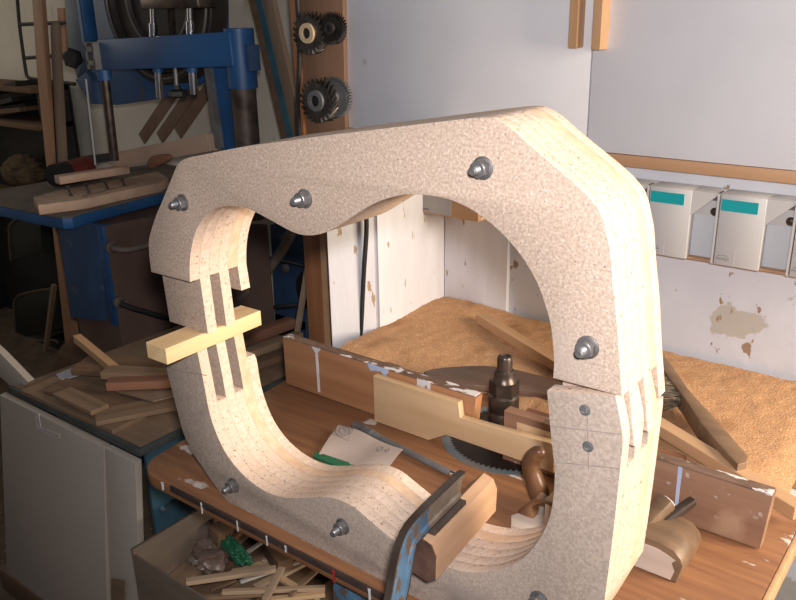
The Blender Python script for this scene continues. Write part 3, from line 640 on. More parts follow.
for i in range(10):
    a_ = 2*math.pi*i/10; uvline(bm, [(.13+.06*math.cos(a_), .20+.09*math.sin(a_)), (.13+.10*math.cos(a_), .20+.15*math.sin(a_))])
uvline(bm, [(.0, .02), (.25, .02), (.27, .38), (.02, .38), (.0, .02)])
finish('printed_stamp', bm, mat['ink'], sp)
bm = B()   # the grit number, upside down as in the photo
uvline(bm, [(.735+.030*math.cos(a), .27+.10*math.sin(a)) for a in [2*math.pi*i/20 for i in range(21)]], .0008)
uvline(bm, [(.835+.026*math.cos(a), .245+.06*math.sin(a)) for a in [2*math.pi*i/16 for i in range(17)]], .0008); uvline(bm, [(.861, .245), (.864, .30), (.855, .36), (.83, .385)], .0008)
finish('printed_number', bm, mat['ink'], sp)
g0 = az(316, 455, BZ+.004); g1 = az(352, 464, BZ+.004)
bm = B(); prism(bm, [az(x, y, BZ+.006) for x, y in ((313, 456), (316, 451.5), (354, 464), (346, 469))], (0, 0, -.005)); solo('green_strip', 'dark green strip peeking out under the sandpaper', 'strip', bm, mat['green'], (-.87, .93, BZ))

# ================================================================ low table, scraps, leaning panels
LZ = .645
lt = thing('low_table', 'low dusty table with a dark green edge at the far left of the bench', 'table', (-1.75, 1.2, 0))
bm = B(); prism(bm, [(-2.05, .95, LZ), (-1.495, .95, LZ), (-1.495, 1.62, LZ), (-2.04, 1.62, LZ)], (0, 0, -.016), bev=.001); finish('tabletop', bm, mat['scrap'], lt)
bm = B(); abox(bm, (-2.06, .938, LZ-.017), (-1.490, .950, LZ+.001), .001); abox(bm, (-1.495, .94, LZ-.017), (-1.485, 1.62, LZ+.001), .001); finish('edge_strip', bm, mat['edgegreen'], lt, label='dark green edge strip')
bm = B(); abox(bm, (-1.50, .958, .02), (-1.492, 1.6, LZ-.016)); sd_ = finish('side_panel', bm, mat['blue_leg'], lt, label='blue side panel')
q = ax(162, 508, -1.492)
bm = B(); lathe(bm, q, (1, 0, 0), [(.009, 0), (.009, .004), (.005, .007)], 14); finish('bolt', bm, mat['blue_leg'], sd_)
for x, y in ((-2.03, .98), (-2.03, 1.56), (-1.55, 1.56)):
    bm = B(); abox(bm, (x, y, 0), (x+.04, y+.04, LZ-.016)); finish('leg', bm, mat['blue_leg'], lt)
# leaning white panels
def leanpanel(name, label, x0, x1, yb, yt, z1, m, th=.018):
    zb0 = .075; yb2 = yb+(yt-yb)*zb0/z1; t = thing(name, label, 'panel', ((x0+x1)/2, yb2, zb0)); bm = B()
    prism(bm, [(x0-.03, yb2, zb0), (x1-.012, yb2, zb0), (x1, yt, z1), (x0, yt, z1)], (0, th, .002), bev=.0015); finish('board', bm, m, t); return t
P1 = leanpanel('door_panel', 'white cabinet door panel with a recessed pull leaning on the low table', -2.075, -1.6, .842, .919, .624, mat['panel'])
bm = B()
def onp(x, y):   # point of the leaning panel under a pixel
    n_ = Vector((0, .622, -.077)).normalized(); d = ray(x, y); p0_ = Vector((0, .842, .002)); t_ = (p0_-CAM).dot(n_)/d.dot(n_); return CAM+d*t_
k_ = [onp(x, y)+Vector((0, -.001, 0)) for x, y in ((35, 415), (39, 414), (41, 427), (60, 434), (60, 438.5), (43, 432), (37, 428))]
prism(bm, k_, (0, .003, 0)); finish('recessed_pull', bm, mat['pull'], P1)
bm = B(); k_ = [onp(x, y)+Vector((0, -.0016, 0)) for x, y in ((37, 417), (39, 416.5), (41, 428), (59, 435), (59, 437), (41, 430))]
prism(bm, k_, (0, .002, 0)); finish('pull_lip', bm, mat['panel2'], P1)
bm = B(); abox(bm, (-2.15, .848, 0), (-1.46, .90, .0748), .003); solo('floor_batten', 'dark batten on the floor under the leaning door panels', 'batten', bm, mat['scrap_dark'], (-1.8, .87, 0))
P2 = leanpanel('door_panel', 'narrow cream panel leaning beside the white door panel next to the blue side', -1.594, -1.478, .858, .9195, .624, mat['panel2'])
bm = B(); k_ = [ay(x, y, .880) for x, y in ((113, 577), (126, 580), (126, 612), (113, 610))]; k_ = [p+Vector((0, -.006, 0)) for p in k_]; prism(bm, k_, (0, .004, 0)); finish('paper_patch', bm, mat['scrap'], P2, label='small brown patch')
bm = B(); k_ = [ay(x, y, .97) for x, y in ((-30, 326), (0, 353), (28, 382), (17, 392), (0, 377), (-30, 350))]; prism(bm, k_, (0, .02, 0), bev=.001); solo('grey_board', 'pale grey board slanting behind the white door panel at the left border', 'board', bm, mat['panel2'], (k_[1].x, .97, k_[1].z))

# scraps piled on the low table: (px ends, width, thickness, z of centre, material, label)
sc = [((38, 385), (130, 424), .10, .012, .006, 'scrap', 'wide dusty board lying flat along the front of the low table'),
      ((55, 386), (150, 408), .08, .012, .018, 'scrap_dark', 'dusty board lying across the middle of the scrap pile'),
      ((95, 418), (178, 402), .07, .012, .020, 'scrap', 'dusty offcut near the bench corner on the scrap pile'),
      ((80, 365), (190, 372), .09, .018, .038, 'scrap_dark', 'broad brown board at the back of the scrap pile'),
      ((105, 372), (200, 378), .05, .02, .052, 'scrap', 'dusty batten on top of the scrap pile'),
      ((108, 384), (200, 380), .04, .022, .056, 'scrap_red', 'reddish stained offcut crossing the pile behind the chipboard leg'),
      ((77, 338), (122, 366), .022, .022, .075, 'batten', 'light round-edged stick sloping down onto the scrap pile'),
      ((220, 348), (292, 322), .035, .03, .05, 'scrap_red', 'brown board lying behind the spacer stick towards the bench fence'),
      ((228, 372), (298, 348), .06, .02, .03, 'scrap_dark', 'dark flat board on the low table behind the chipboard finger joint'),
      ((215, 366), (300, 335), .03, .02, .075, 'scrap', 'dusty grey board topmost behind the chipboard finger joint'),
      ((62, 392), (100, 410), .05, .012, .03, 'scrap', 'short dusty chip of wood at the left of the scrap pile')]
for p0_, p1_, wd, th, z, m, lab in sc:
    a = az(*p0_, LZ+z); b = az(*p1_, LZ+z)
    if m == 'batten': b.z -= .03
    plank('wood_scrap', lab, 'wood scrap', a, b, wd, th, mat[m], 'wood scraps on the low table')
bm = B(); prism(bm, [az(x, y, LZ+.034) for x, y in ((116, 391), (153, 401), (182, 394), (160, 385))], (0, 0, -.003)); solo('thin_offcut', 'thin pale pointed sheet on the scrap pile beside the chipboard leg', 'offcut', bm, mat['dowel'], (az(150, 395, LZ).x, 1.05, LZ))
bm = B(); prism(bm, [az(x, y, LZ+.004) for x, y in ((56, 374), (76, 366), (90, 372), (60, 380))], (0, 0, -.003)); solo('paper_scrap', 'small white paper scrap at the back left corner of the low table', 'paper', bm, mat['paper'], (az(65, 372, LZ).x, 1.1, LZ))
bm = B(); c = az(80, 385, LZ); c = ay(84, 352, 1.66)
disc = [ay(x, y, 1.66) for x, y in ((52, 372), (55, 356), (62, 345), (74, 336), (86, 334), (98, 340), (104, 352), (106, 366), (100, 378), (60, 380))]
prism(bm, disc, (0, .02, 0), bev=.002); solo('round_board', 'dark rounded board standing behind the scrap pile below the blue machine', 'board', bm, mat['scrap_dark'], (disc[0].x, 1.66, LZ-.1))

# ================================================================ cardboard box of offcuts
bx = thing('cardboard_box', 'open brown cardboard box full of offcuts under the bench', 'box', (-1.08, 1.0, 0))
CZ = .50; X0, X1, Ya, Yb = -1.372, -.76, .815, 1.12; th = .005
for nm, a, b in (('front_wall', (X0, Ya, 0), (X1, Ya+th, CZ-.012)), ('rear_wall', (X0, Yb-th, 0), (X1, Yb, CZ)), ('side_wall', (X0, Ya, 0), (X0+th, Yb, CZ)), ('side_wall', (X1-th, Ya, 0), (X1, Yb, CZ)), ('bottom', (X0, Ya, 0), (X1, Yb, th))):
    bm = B(); abox(bm, a, b, .001); finish(nm, bm, mat['card'], bx)
bm = B(); prism(bm, [(X0, Ya+.01, CZ), (X0, Yb-.01, CZ), (X0-.03, Yb-.02, CZ-.02), (X0-.035, Ya+.02, CZ-.025)], (0, 0, -.004)); finish('flap', bm, mat['card'], bx)
bxs = [((158, 554), (214, 527), .03, .014, -.05, 'scrap', 'broad tan offcut at the back left inside the cardboard box'),
       ((186, 582), (276, 569), .022, .013, .012, 'pine_shaded', 'pale stick lying lengthways on the front rim of the cardboard box'),
       ((222, 592), (325, 588), .016, .012, -.02, 'pine_shaded', 'pale stick near the front wall of the cardboard box'),
       ((265, 600), (282, 568), .020, .012, .03, 'pine_shaded', 'upright pale slat pointing at the viewer in the cardboard box'),
       ((232, 572), (330, 545), .018, .012, -.06, 'pine_shaded', 'thin pale stick slanting through the middle of the box'),
       ((225, 576), (300, 548), .018, .012, -.07, 'ply', 'second slanting stick beneath the middle one in the box'),
       ((255, 588), (310, 560), .024, .012, -.05, 'pine_shaded', 'short wide slat near the right of the cardboard box'),
       ((270, 600), (325, 594), .018, .012, -.03, 'ply', 'short slat at the front right of the cardboard box'),
       ((228, 545), (244, 528), .014, .014, -.04, 'scrap_red', 'dark red stick standing by the green wrapper in the box'),
       ((200, 598), (262, 594), .016, .010, -.03, 'scrap', 'tan stick behind the front wall of the box'),
       ((280, 578), (318, 600), .02, .012, -.06, 'ply', 'pale stick crossing under the others at the right of the box'),
       ((170, 566), (205, 540), .02, .008, -.07, 'scrap', 'tan slat along the left end wall of the box beside the bag'),
       ((236, 560), (268, 538), .014, .008, -.05, 'white_wood', 'whitish slat slanting right of the lower green wrapper'),
       ((240, 582), (300, 562), .013, .008, -.035, 'white_wood', 'whitish slat just above the longest front stick in the box'),
       ((262, 560), (312, 556), .015, .008, -.03, 'pine_shaded', 'short level stick below the dark block near the bench leg'),
       ((290, 596), (322, 566), .014, .008, -.02, 'scrap', 'tan stick at the right end of the box by the blue leg'),
       ((210, 590), (236, 580), .014, .008, -.06, 'scrap_dark', 'dark short stick beneath the longest front stick in the box'),
       ((248, 566), (290, 540), .02, .012, -.08, 'scrap', 'dull stick deep in the middle of the cardboard box')]
for p0_, p1_, wd, th_, z, m, lab in bxs:
    a = az(*p0_, CZ-.03+z); b = az(*p1_, CZ-.03+z)
    b.y = min(b.y, Yb-.02); a.y = max(a.y, Ya+.008); b.y = max(b.y, Ya+.008)
    plank('offcut', lab, 'wood offcut', a, b, wd*.72, th_*.75, mat[m], 'offcuts in the cardboard box')
def blob(name, label, cat, c, r, m, seed, amp=.35, sq=(1, 1, .7), group=None):
    bm = B(); bmesh.ops.create_icosphere(bm, subdivisions=4, radius=1)
    for v in bm.verts:
        n_ = noise.noise(v.co*1.6+Vector((seed, 0, 0)))+.5*noise.noise(v.co*4+Vector((0, seed, 0)))+.25*abs(noise.noise(v.co*9+Vector((0, 0, seed))))
        v.co = Vector(c)+Vector((v.co.x*sq[0], v.co.y*sq[1], v.co.z*sq[2]))*r*(1+amp*n_)
    return solo(name, label, cat, bm, m, c, group, smooth=25)
blob('plastic_bag', 'crumpled brownish clear plastic bag in the cardboard box', 'bag', az(210, 556, CZ-.09), .045, mat['bag'], 2, .5)
blob('green_wrapper', 'crumpled green wrapper, upper one in the cardboard box', 'wrapper', az(232, 546, CZ-.04), .018, mat['green'], 5, .7, (1.2, .6, 1))
blob('green_wrapper', 'crumpled green wrapper, lower one beside the pale sticks in the box', 'wrapper', az(241, 556, CZ-.03), .019, mat['green'], 9, .7, (1.1, .7, 1))
bm = B(); obox(bm, az(215, 528, CZ-.05), az(226, 538, CZ-.06), .045, .04, bev=.004); solo('wood_block', 'dark brown knotty block at the back of the cardboard box', 'block', bm, mat['scrap_dark'], az(220, 533, CZ-.06))
bm = B(); obox(bm, az(272, 548, CZ-.04), az(286, 566, CZ-.05), .04, .035, bev=.004); solo('wood_block', 'dark brown block near the bench leg in the cardboard box', 'block', bm, mat['scrap_dark'], az(279, 556, CZ-.06))
for i in range(8):   # filling of the box below what shows on top
    x = -1.335+i*.075; plank('offcut', 'dull offcut lying low in the cardboard box under the pale sticks', 'wood offcut', (x, .84+.02*(i % 3), .375+.01*(i % 3)), (x+.012*((i % 3)-1), 1.10, .375+.010*((i+2) % 3)), .05, .02, mat['scrap_dark' if i % 2 else 'scrap'], 'dull offcuts low in the box')
bm = B(); abox(bm, (X0+.006, Ya+.006, .006), (X1-.006, Yb-.006, .35)); tag(solo('shavings', 'dark shavings filling the cardboard box below the offcuts', 'shavings', bm, mat['scrap_dark'], (-1.08, 1.0, 0)), kind='stuff')

# ================================================================ band saw at the left
TZ = .97
bs = thing('band_saw', 'blue machine with a dusty table and a dark wheel behind its guide beam', 'band saw', (-2.5, 1.6, 0))
tp = [az(x, y, TZ) for x, y in ((-40, 198), (0, 205.4), (50, 215.5), (62, 217.3), (72, 216.5), (82, 213), (161, 192.5), (215, 178), (190, 160), (120, 168), (49, 181), (-40, 196))]
bm = B(); prism(bm, tp, (0, 0, -.004), bev=.001); finish('table_surface', bm, mat['table_dust'], bs, label='brown dusty table surface')
bm = B(); prism(bm, [p+Vector((0, 0, -.0042)) for p in tp], (0, 0, -.036), bev=.003); finish('table', bm, mat['blue'], bs)
BYm = 1.47
q0, q1 = ay(57, 222, BYm), ay(97, 222, BYm); q2, q3 = ay(107, 322, BYm), ay(71, 320, BYm)
bm = B(); prism(bm, [Vector((q0.x, BYm, TZ-.04)), Vector((q1.x, BYm, TZ-.04)), Vector((q2.x-.02, BYm, q2.z)), Vector((q3.x, BYm, q3.z+.01))], (0, .02, 0), bev=.002); finish('front_panel', bm, mat['blue_worn'], bs, label='worn blue front panel')
q1b = ay(105, 225, BYm)
bm = B(); abox(bm, (q1.x+.0, BYm-.006, q2.z), (q1.x+.035, BYm+.03, TZ-.04), .002); finish('corner_rail', bm, mat['blue'], bs)
SXp = q1.x+.036
bm = B(); prism(bm, [Vector((SXp, BYm+.004, .25)), Vector((SXp+.03, 1.66, .25)), Vector((SXp+.03, 1.66, TZ-.04)), Vector((SXp, BYm+.004, TZ-.04))], (-.03, 0, 0)); sp1 = finish('side_panel', bm, mat['brownbox'], bs, label='dark brown side panel')
pe = ay(271, 280, 1.80)
bm = B(); prism(bm, [Vector((SXp+.03, 1.665, .25)), Vector((pe.x, 1.80, .25)), Vector((pe.x, 1.80, TZ-.05)), Vector((SXp+.03, 1.665, TZ-.05))], (-.01, .012, 0)); finish('side_panel', bm, mat['brownbox'], bs, label='dark brown side panel')
bm = B(); abox(bm, (q0.x, BYm+.02, .3), (SXp-.04, 1.9, TZ-.05)); finish('base_cabinet', bm, mat['brownbox'], bs)
bm = B(); abox(bm, (q0.x+.02, BYm+.05, 0), (SXp-.05, 1.85, .3)); finish('plinth', bm, mat['blue_worn'], bs)
for (x, y), pts in (((110, 247), [(112, 248), (124, 250), (140, 247.5), (156, 243), (180, 236), (215, 228)]), ((118, 302), [(120, 303), (132, 308), (148, 312.5), (168, 318), (200, 322), (225, 312)])):
    c = ax(x, y, SXp+.012)
    bm = B(); lathe(bm, c, (1, 0, 0), [(.020, 0), (.021, .012), (.014, .016), (.012, .04)], 18); g_ = finish('hose_gland', bm, mat['hose'], bs)
    bm = B(); tube(bm, crom([ax(p[0], p[1], SXp+.05+.02*i) for i, p in enumerate(pts)], 5), .0095, 10); finish('hose', bm, mat['hose'] if y < 260 else mat['black'], bs)
# upper works
UY = 1.66
bm = B(); a = ay(98, 55, UY); b = ay(230, 48, UY)
ta, tb = ay(97, 40, UY), ay(97, 70, UY)
obox(bm, Vector((a.x, UY+.045, (ta.z+tb.z)/2)), Vector((b.x, UY+.045, ay(236, 48, UY).z-.004)), .085, abs(ta.z-tb.z), bev=.004); finish('guide_beam', bm, mat['blue'], bs)
a = ay(90, 56, UY-.02); bm = B(); hw = .022
for dx, dz, sx, sz in ((-hw, 0, .004, hw), (hw, 0, .004, hw), (0, hw, hw, .004), (0, -hw, hw, .004)):
    c = a+Vector((dx, 0, dz)); abox(bm, (c.x-sx, UY-.02, c.z-sz*2), (c.x+sx, UY+.07, c.z+sz*2) if sz > sx else (c.x+sx, UY+.07, c.z+sz*2))
finish('square_tube', bm, mat['grey_metal'], bs, label='grey hollow square tube end')
# wheel
wc = ay(166, -4, 1.80); bm = B(); R_ = .275
lathe(bm, (wc.x, 1.77, wc.z), (0, 1, 0), [(.06, 0), (R_*.55, .0), (R_*.58, -.012), (R_*.62, 0), (R_*.86, 0), (R_*.88, -.02), (R_*.985, -.02), (R_, -.015), (R_, .05)], 64); finish('wheel', bm, mat['wheel'], bs, label='dark band wheel')
bm = B(); tube(bm, [(wc.x+R_*.93*math.cos(t_), 1.748, wc.z+R_*.93*math.sin(t_)) for t_ in [2*math.pi*i/64 for i in range(64)]], .005, 6, closed=True); tube(bm, [(wc.x+R_*.58*math.cos(t_), 1.757, wc.z+R_*.58*math.sin(t_)) for t_ in [2*math.pi*i/64 for i in range(64)]], .004, 6, closed=True); finish('wheel_rim', bm, mat['wheel_rim'], bs)
# housing plates
GY = 1.835
def plate(name, pts, y, th_, m, label=None):
    bm = B(); prism(bm, [ay(x, yy, y) for x, yy in pts], (0, th_, 0), bev=.002); return finish(name, bm, m, bs, label=label)
plate('wheel_guard', [(66, -40), (221, -40), (222, 30), (214, 72), (206, 80), (170, 97), (118, 105), (95, 104), (84, 88), (80, 50)], GY, .03, mat['blue'])
plate('guard_side', [(62, -30), (72, -30), (84, 55), (77, 78), (68, 50)], 1.70, .05, mat['blue_grey'], 'grey blue guard side')
plate('guard_edge', [(72.5, -30), (76, -30), (86.5, 45), (83.5, 58)], 1.71, .05, mat['blue'])
plate('guard_foot', [(75, 80), (86, 72), (93, 82), (97, 104), (90, 104)], 1.70, .03, mat['blue_worn'])
plate('guide_rail', [(203, 65), (210, 65), (222, 148), (215, 148)], 1.70, .03, mat['grey_metal'], 'grey upright edge')
plate('guide_rail', [(209, 65), (218, 62), (228, 150), (221, 150)], 1.71, .04, mat['blue'])
# rods, spring and knobs on the beam
bz = ay(150, 38, UY).z
for xx, y0_, y1_ in ((152, -12, 38), (189, -12, 35)):
    a = ay(xx, y0_, UY+.03); b = ay(xx+1.5, y1_, UY+.03); bm = B(); cyl(bm, a, b, .0085, seg=16); cyl(bm, b.lerp(a, .0)+Vector((0, 0, .0)), b.lerp(a, .3), .013, seg=16); finish('guide_rod', bm, mat['chrome'], bs, label='bright steel rod')
for xx in (158, 192):
    a = ay(xx, 66, UY+.03); b = ay(xx+2, 98 if xx == 158 else 94, UY+.03); bm = B(); cyl(bm, a, b, .0125, seg=18); finish('guide_pin', bm, mat['chrome'], bs, label='bright steel pin')
    bm = B(); cyl(bm, ay(xx, 64, UY+.03), ay(xx+.4, 72, UY+.03), .017, seg=18); finish('pin_collar', bm, mat['blue'], bs)
a = ay(171, 6, UY+.03); b = ay(172, 35, UY+.03); bm = B()
tube(bm, [a.lerp(b, i/120)+Vector((.010*math.cos(i*.63), .010*math.sin(i*.63), 0)) for i in range(121)], .0026, 6); finish('spring', bm, mat['steel_dark'], bs)
a = ay(175, 66, UY+.02); b = ay(177, 92, UY+.02); bm = B(); cyl(bm, a, b, .006, seg=12); fs_ = finish('adjuster_screw', bm, mat['grey_metal'], bs)
bm = B(); lathe(bm, ay(177.5, 89, UY+.02), (0, 0, -1), [(.010, -.012), (.012, 0), (.030, .006), (.032, .02), (.024, .026)], 6); finish('knob', bm, mat['black'], fs_)
bm = B(); c = ay(74, 58, UY); lathe(bm, c, (.5, -.8, .0), [(.020, -.02), (.034, 0), (.036, .015), (.026, .03)], 6); finish('side_knob', bm, mat['black'], bs)
bm = B(); abox(bm, ay(139, -6, UY)+Vector((0, 0, 0)), ay(198, 8, UY)+Vector((0, .07, 0)), .004); finish('guide_block', bm, mat['steel_dark'], bs)
# column with collar
ct = ay(238.5, 30, UY+.05); cbm = ay(241, 90, UY)
bm = B(); cyl(bm, Vector((ct.x, UY+.05, cbm.z)), Vector((ct.x, UY+.05, ct.z+.005)), .044, seg=32); cl2 = finish('column_collar', bm, mat['blue'], bs)
bm = B(); abox(bm, (ct.x+.04, UY+.03, cbm.z+.05), (ct.x+.062, UY+.07, ct.z-.04), .002); finish('collar_flange', bm, mat['blue_worn'], cl2)
bm = B(); cyl(bm, Vector((ct.x, UY+.05, TZ)), Vector((ct.x, UY+.05, cbm.z)), .0375, seg=32); finish('column', bm, mat['rust'], bs, label='rusty steel column')
a = ay(104, 72, UY+.02); b = ay(114.5, 160, UY+.02); bm = B(); cyl(bm, a, b, .016, seg=18); finish('support_rod', bm, mat['steel_dark'], bs)
bm = B(); cyl(bm, ay(103.5, 68, UY+.02), ay(105, 80, UY+.02), .024, seg=18); finish('rod_collar', bm, mat['blue'], bs)
bm = B(); a = ay(85.5, 79, UY+.03); b = ay(95, 165, UY+.03); n = 40
for i in range(n):
    p = a.lerp(b, i/n); q = a.lerp(b, (i+1)/n); prism(bm, [p+Vector((-.003, 0, 0)), q+Vector((-.003, 0, 0)), q+Vector((.004, 0, 0)), p.lerp(q, .5)+Vector((.0062, 0, 0)), p+Vector((.004, 0, 0))], (0, .002, 0))
finish('saw_band', bm, mat['bright'], bs, label='toothed saw band with a painted highlight', smooth=0)
# blue works seen through the frame opening, low right of the machine
lw = thing('machine_base', 'blue steel machine base with a black pulley seen through the frame opening', 'machine base', (-1.75, 1.9, 0))
y_ = 1.95
bm = B(); prism(bm, [ay(x, yy, y_) for x, yy in ((270, 225), (303, 215), (306, 330), (276, 335))], (0, .03, 0), bev=.002); finish('blue_plate', bm, mat['blue_worn'], lw)
bm = B(); c = ay(312, 292, y_-.03); lathe(bm, c, (0, 1, 0), [(.02, 0), (.075, 0), (.08, .004), (.08, .03), (.02, .03)], 36); finish('pulley', bm, mat['black'], lw)
bm = B(); c = ay(286, 268, y_-.002); lathe(bm, c, (0, -1, 0), [(.016, 0), (.016, .008), (.008, .012)], 16); finish('bolt_head', bm, mat['grey_metal'], lw)
bm = B(); abox(bm, (ay(276, 330, y_).x, y_, 0), (ay(306, 330, y_).x, y_+.08, ay(306, 330, y_).z+.03)); finish('foot', bm, mat['blue_worn'], lw)
bm = B(); tube(bm, crom([ay(294, 222, 1.87), ay(288, 240, 1.86), ay(274, 262, 1.84), ay(258, 282, 1.80), ay(236, 302, 1.76)], 6), .017, 12); finish('suction_hose', bm, mat['hose'], lw, label='grey brown hose')
bm = B(); tube(bm, crom([ay(246, 255, 1.8), ay(270, 258, 1.83), ay(306, 266, 1.9)], 6), .006, 8); finish('cable', bm, mat['black'], lw); bm = B(); tube(bm, crom([ay(244, 310, 1.8), ay(275, 307, 1.83), ay(306, 304, 1.88)], 6), .007, 8); finish('cable', bm, mat['black'], lw)
plank('thin_stick', 'thin pale stick leaning left of the red brown post behind the fence', 'stick', ay(296, 340, 1.52), ay(307.5, 268, 1.60), .014, .012, mat['dowel'], up=(0, 1, 0))

# things on the machine table
jb = thing('clamping_jig', 'two wooden strips joined by small bolts lying on the front of the blue machine table', 'jig', (-2.6, 1.6, TZ))
e0 = az(33, 201, TZ+.018); e1 = az(160, 178, TZ+.018)
bm = B(); prism(bm, [az(x, y, TZ+.035) for x, y in ((33, 197), (55, 191), (125, 178), (158, 171), (168, 178), (160, 183), (120, 191), (85, 199), (38, 205))], (0, 0, -.034), bev=.003); ja = finish('lower_strip', bm, mat['jigwood'], jb)
bm = B(); a = az(57, 180, TZ+.07); b = az(127, 169, TZ+.07); obox(bm, a, b, .045, .028, bev=.003); jc = finish('upper_strip', bm, mat['jigwood'], jb)
bm = B(); obox(bm, az(84, 199, TZ+.03), az(137, 186, TZ+.03), .02, .022, bev=.003); finish('front_strip', bm, mat['dowel'], jb)
for x in (68, 86, 105, 122):
    y = 190-(x-68)*.16; a = az(x, y-2, TZ+.05); b = az(x+3, y+6, TZ+.035); bm = B(); cyl(bm, a, b, .004, seg=8); lathe(bm, a, (a-b), [(.008, 0), (.008, .004)], 10); lathe(bm, b, (b-a), [(.008, 0), (.008, .004)], 10); finish('bolt', bm, mat['rust'], jb)
rd = thing('red_canister', 'dark red cylinder with a black cap lying behind the wooden strips', 'canister', (-2.7, 1.65, TZ))
a = az(60, 174, TZ+.045); b = az(87, 166, TZ+.045)
bm = B(); cyl(bm, a.lerp(b, .2), b, .040, seg=28); finish('body', bm, mat['red'], rd)
bm = B(); cyl(bm, a-(b-a)*.2, a.lerp(b, .2), .042, seg=28); finish('cap', bm, mat['black'], rd, label='black cap')
plank('jig_board', 'pale board lying along the back of the blue machine table beneath the brown straps', 'board', ay(116, 160, 1.76), ay(212, 142, 1.72), .03, .055, mat['jigwood'], up=(0, 0, 1))
plank('hand_clamp', 'small black hand clamp lying on the back of the machine table', 'clamp', az(86, 160, TZ+.053), az(118, 156, TZ+.053), .03, .03, mat['black'])
plank('wood_scrap', 'short end of reddish wood under the small black clamp', 'wood scrap', az(76, 168, TZ+.02), az(92, 165, TZ+.02), .03, .035, mat['stick'])
bm = B(); c = [ay(x, y, 1.70) for x, y in ((146, 165), (150, 157), (158, 155), (166, 155), (168, 160), (160, 165), (152, 168))]; prism(bm, crom(c, 3, True), (0, .02, 0), bev=.003); solo('dark_offcut', 'dark red brown lump before the pale board on the machine table', 'offcut', bm, mat['scrap_red'], c[0])
for i, (x0_, y0_, x1_, y1_) in enumerate(((150, 138, 177, 95), (168, 137, 196, 94), (186, 132, 212, 92))):
    plank('brown_strap', ['leftmost of three slanting dark brown straps under the guide beam', 'middle one of three slanting dark brown straps under the guide beam', 'rightmost of three slanting dark brown straps under the guide beam'][i], 'strap', ay(x0_-8, y0_+1, 2.05), ay(x1_, y1_-8, 2.05), .050, .006, mat['strapw'], 'brown straps under the guide beam', up=(0, 1, 0))
# ================================================================ wall of the left side
pc = ay(300, 130, 1.55)
p_top, p_mid, p_bot = ay(295, 0, 1.62), ay(305, 136, 1.62), ay(318, 344, 1.50)
pst = thing('wooden_post', 'red brown wooden post rising behind the frame beside the white boarding', 'post', (p_bot.x, 1.5, 0))
bm = B(); x0_ = ay(303, 240, 1.47).x; x1_ = ay(324.5, 240, 1.47).x; abox(bm, (x0_, 1.47, 0), (x1_, 1.53, ay(310, 215, 1.47).z+.06), .002); finish('shaft', bm, mat['post'], pst)
xe = ay(326, 240, 1.48).x
bm = B(); abox(bm, (x1_-.012, 1.465, 0), (x1_+.004, 1.471, ay(310, 215, 1.47).z+.06)); finish('edge_strip', bm, mat['trim'], pst, label='lighter orange edge strip')
cbd = thing('cutter_board', 'brown wooden board holding round cutters left of the cupboard', 'board', (-1.55, 1.69, 1.1))
y_ = 1.66; bm = B(); prism(bm, [ay(x, yy, y_) for x, yy in ((289, -30), (342, -30), (345.5, 140), (303.5, 150))], (0, .022, 0), bev=.002); finish('panel', bm, mat['boardb'], cbd)
bm = B(); prism(bm, [ay(x, yy, y_-.01) for x, yy in ((287, -30), (293, -30), (305, 150), (300, 150))], (0, .012, 0), bev=.001); finish('edge_lath', bm, mat['post'], cbd, label='orange edge lath')
bm = B(); tube(bm, crom([ay(296, -20, y_-.012), ay(298.5, 20, y_-.012), ay(299.5, 60, y_-.012), ay(298, 100, y_-.012), ay(300, 150, y_-.012)], 5), .007, 8); solo('black_cable', 'thick black cable hanging along the orange edge of the cutter board', 'cable', bm, mat['black'], ay(299, 80, y_-.012))
def cutter(label, px_, r, depth, nt, m, ring=None, skew=.5, hub=.38, y=None):
    y = y_ if y is None else y
    c = ay(*px_, y-depth/2); t = thing('milling_cutter', label, 'cutter', (c.x, y, c.z), 'cutters on the brown board'); bm = B(); pts = []
    for i in range(nt):
        a0 = 2*math.pi*i/nt
        for f_, rr in ((0, r), (.35, r*.98), (.5, r*.80), (.9, r*.78)): a_ = a0+f_*2*math.pi/nt; pts.append((c.x+rr*math.cos(a_), y-depth, c.z+rr*math.sin(a_)))
    n0 = len(bm.verts); prism(bm, pts, (0, depth-.001, 0)); bm.verts.ensure_lookup_table()
    for v in bm.verts:      # helical teeth
        ang = skew*(v.co.y-(y-depth))/depth; dx, dz = v.co.x-c.x, v.co.z-c.z
        v.co.x = c.x+dx*math.cos(ang)-dz*math.sin(ang); v.co.z = c.z+dx*math.sin(ang)+dz*math.cos(ang)
    finish('toothed_disc', bm, m, t, smooth=0)
    bm = B(); lathe(bm, (c.x, y-depth, c.z), (0, -1, 0), [(r*hub*.55, -.004), (r*hub*.55, .006), (r*hub, .006), (r*hub*1.05, -.001)], 28, caps=False); finish('hub_ring', bm, ring or m, t, label='bright brass ring' if ring is mat['brass'] else None)
    bm = B(); cyl(bm, (c.x, y-depth-.0015, c.z), (c.x, y-depth+.002, c.z), r*hub*.56, seg=24); finish('bore', bm, mat['black'], t)
    return t
cutter('toothed cutter with a bright brass ring at the top of the cutter board', (311.5, 33), .054, .030, 22, mat['cutter'], mat['brass'], hub=.46)
cutter('small dark cutter half behind the brass ringed one on the cutter board', (333, 28), .040, .022, 30, mat['cutter_dark'], mat['cutter'], y=y_-.004)
cutter('large cutter with slanting teeth at the bottom of the cutter board', (322, 100), .058, .045, 22, mat['cutter'], mat['grey_metal'], .75, .46)
cutter('thin grey toothed disc behind the large slanted cutter on the cutter board', (336, 97), .052, .016, 40, mat['grey_metal'], mat['grey_metal'], .1, .3, y=y_-.001)
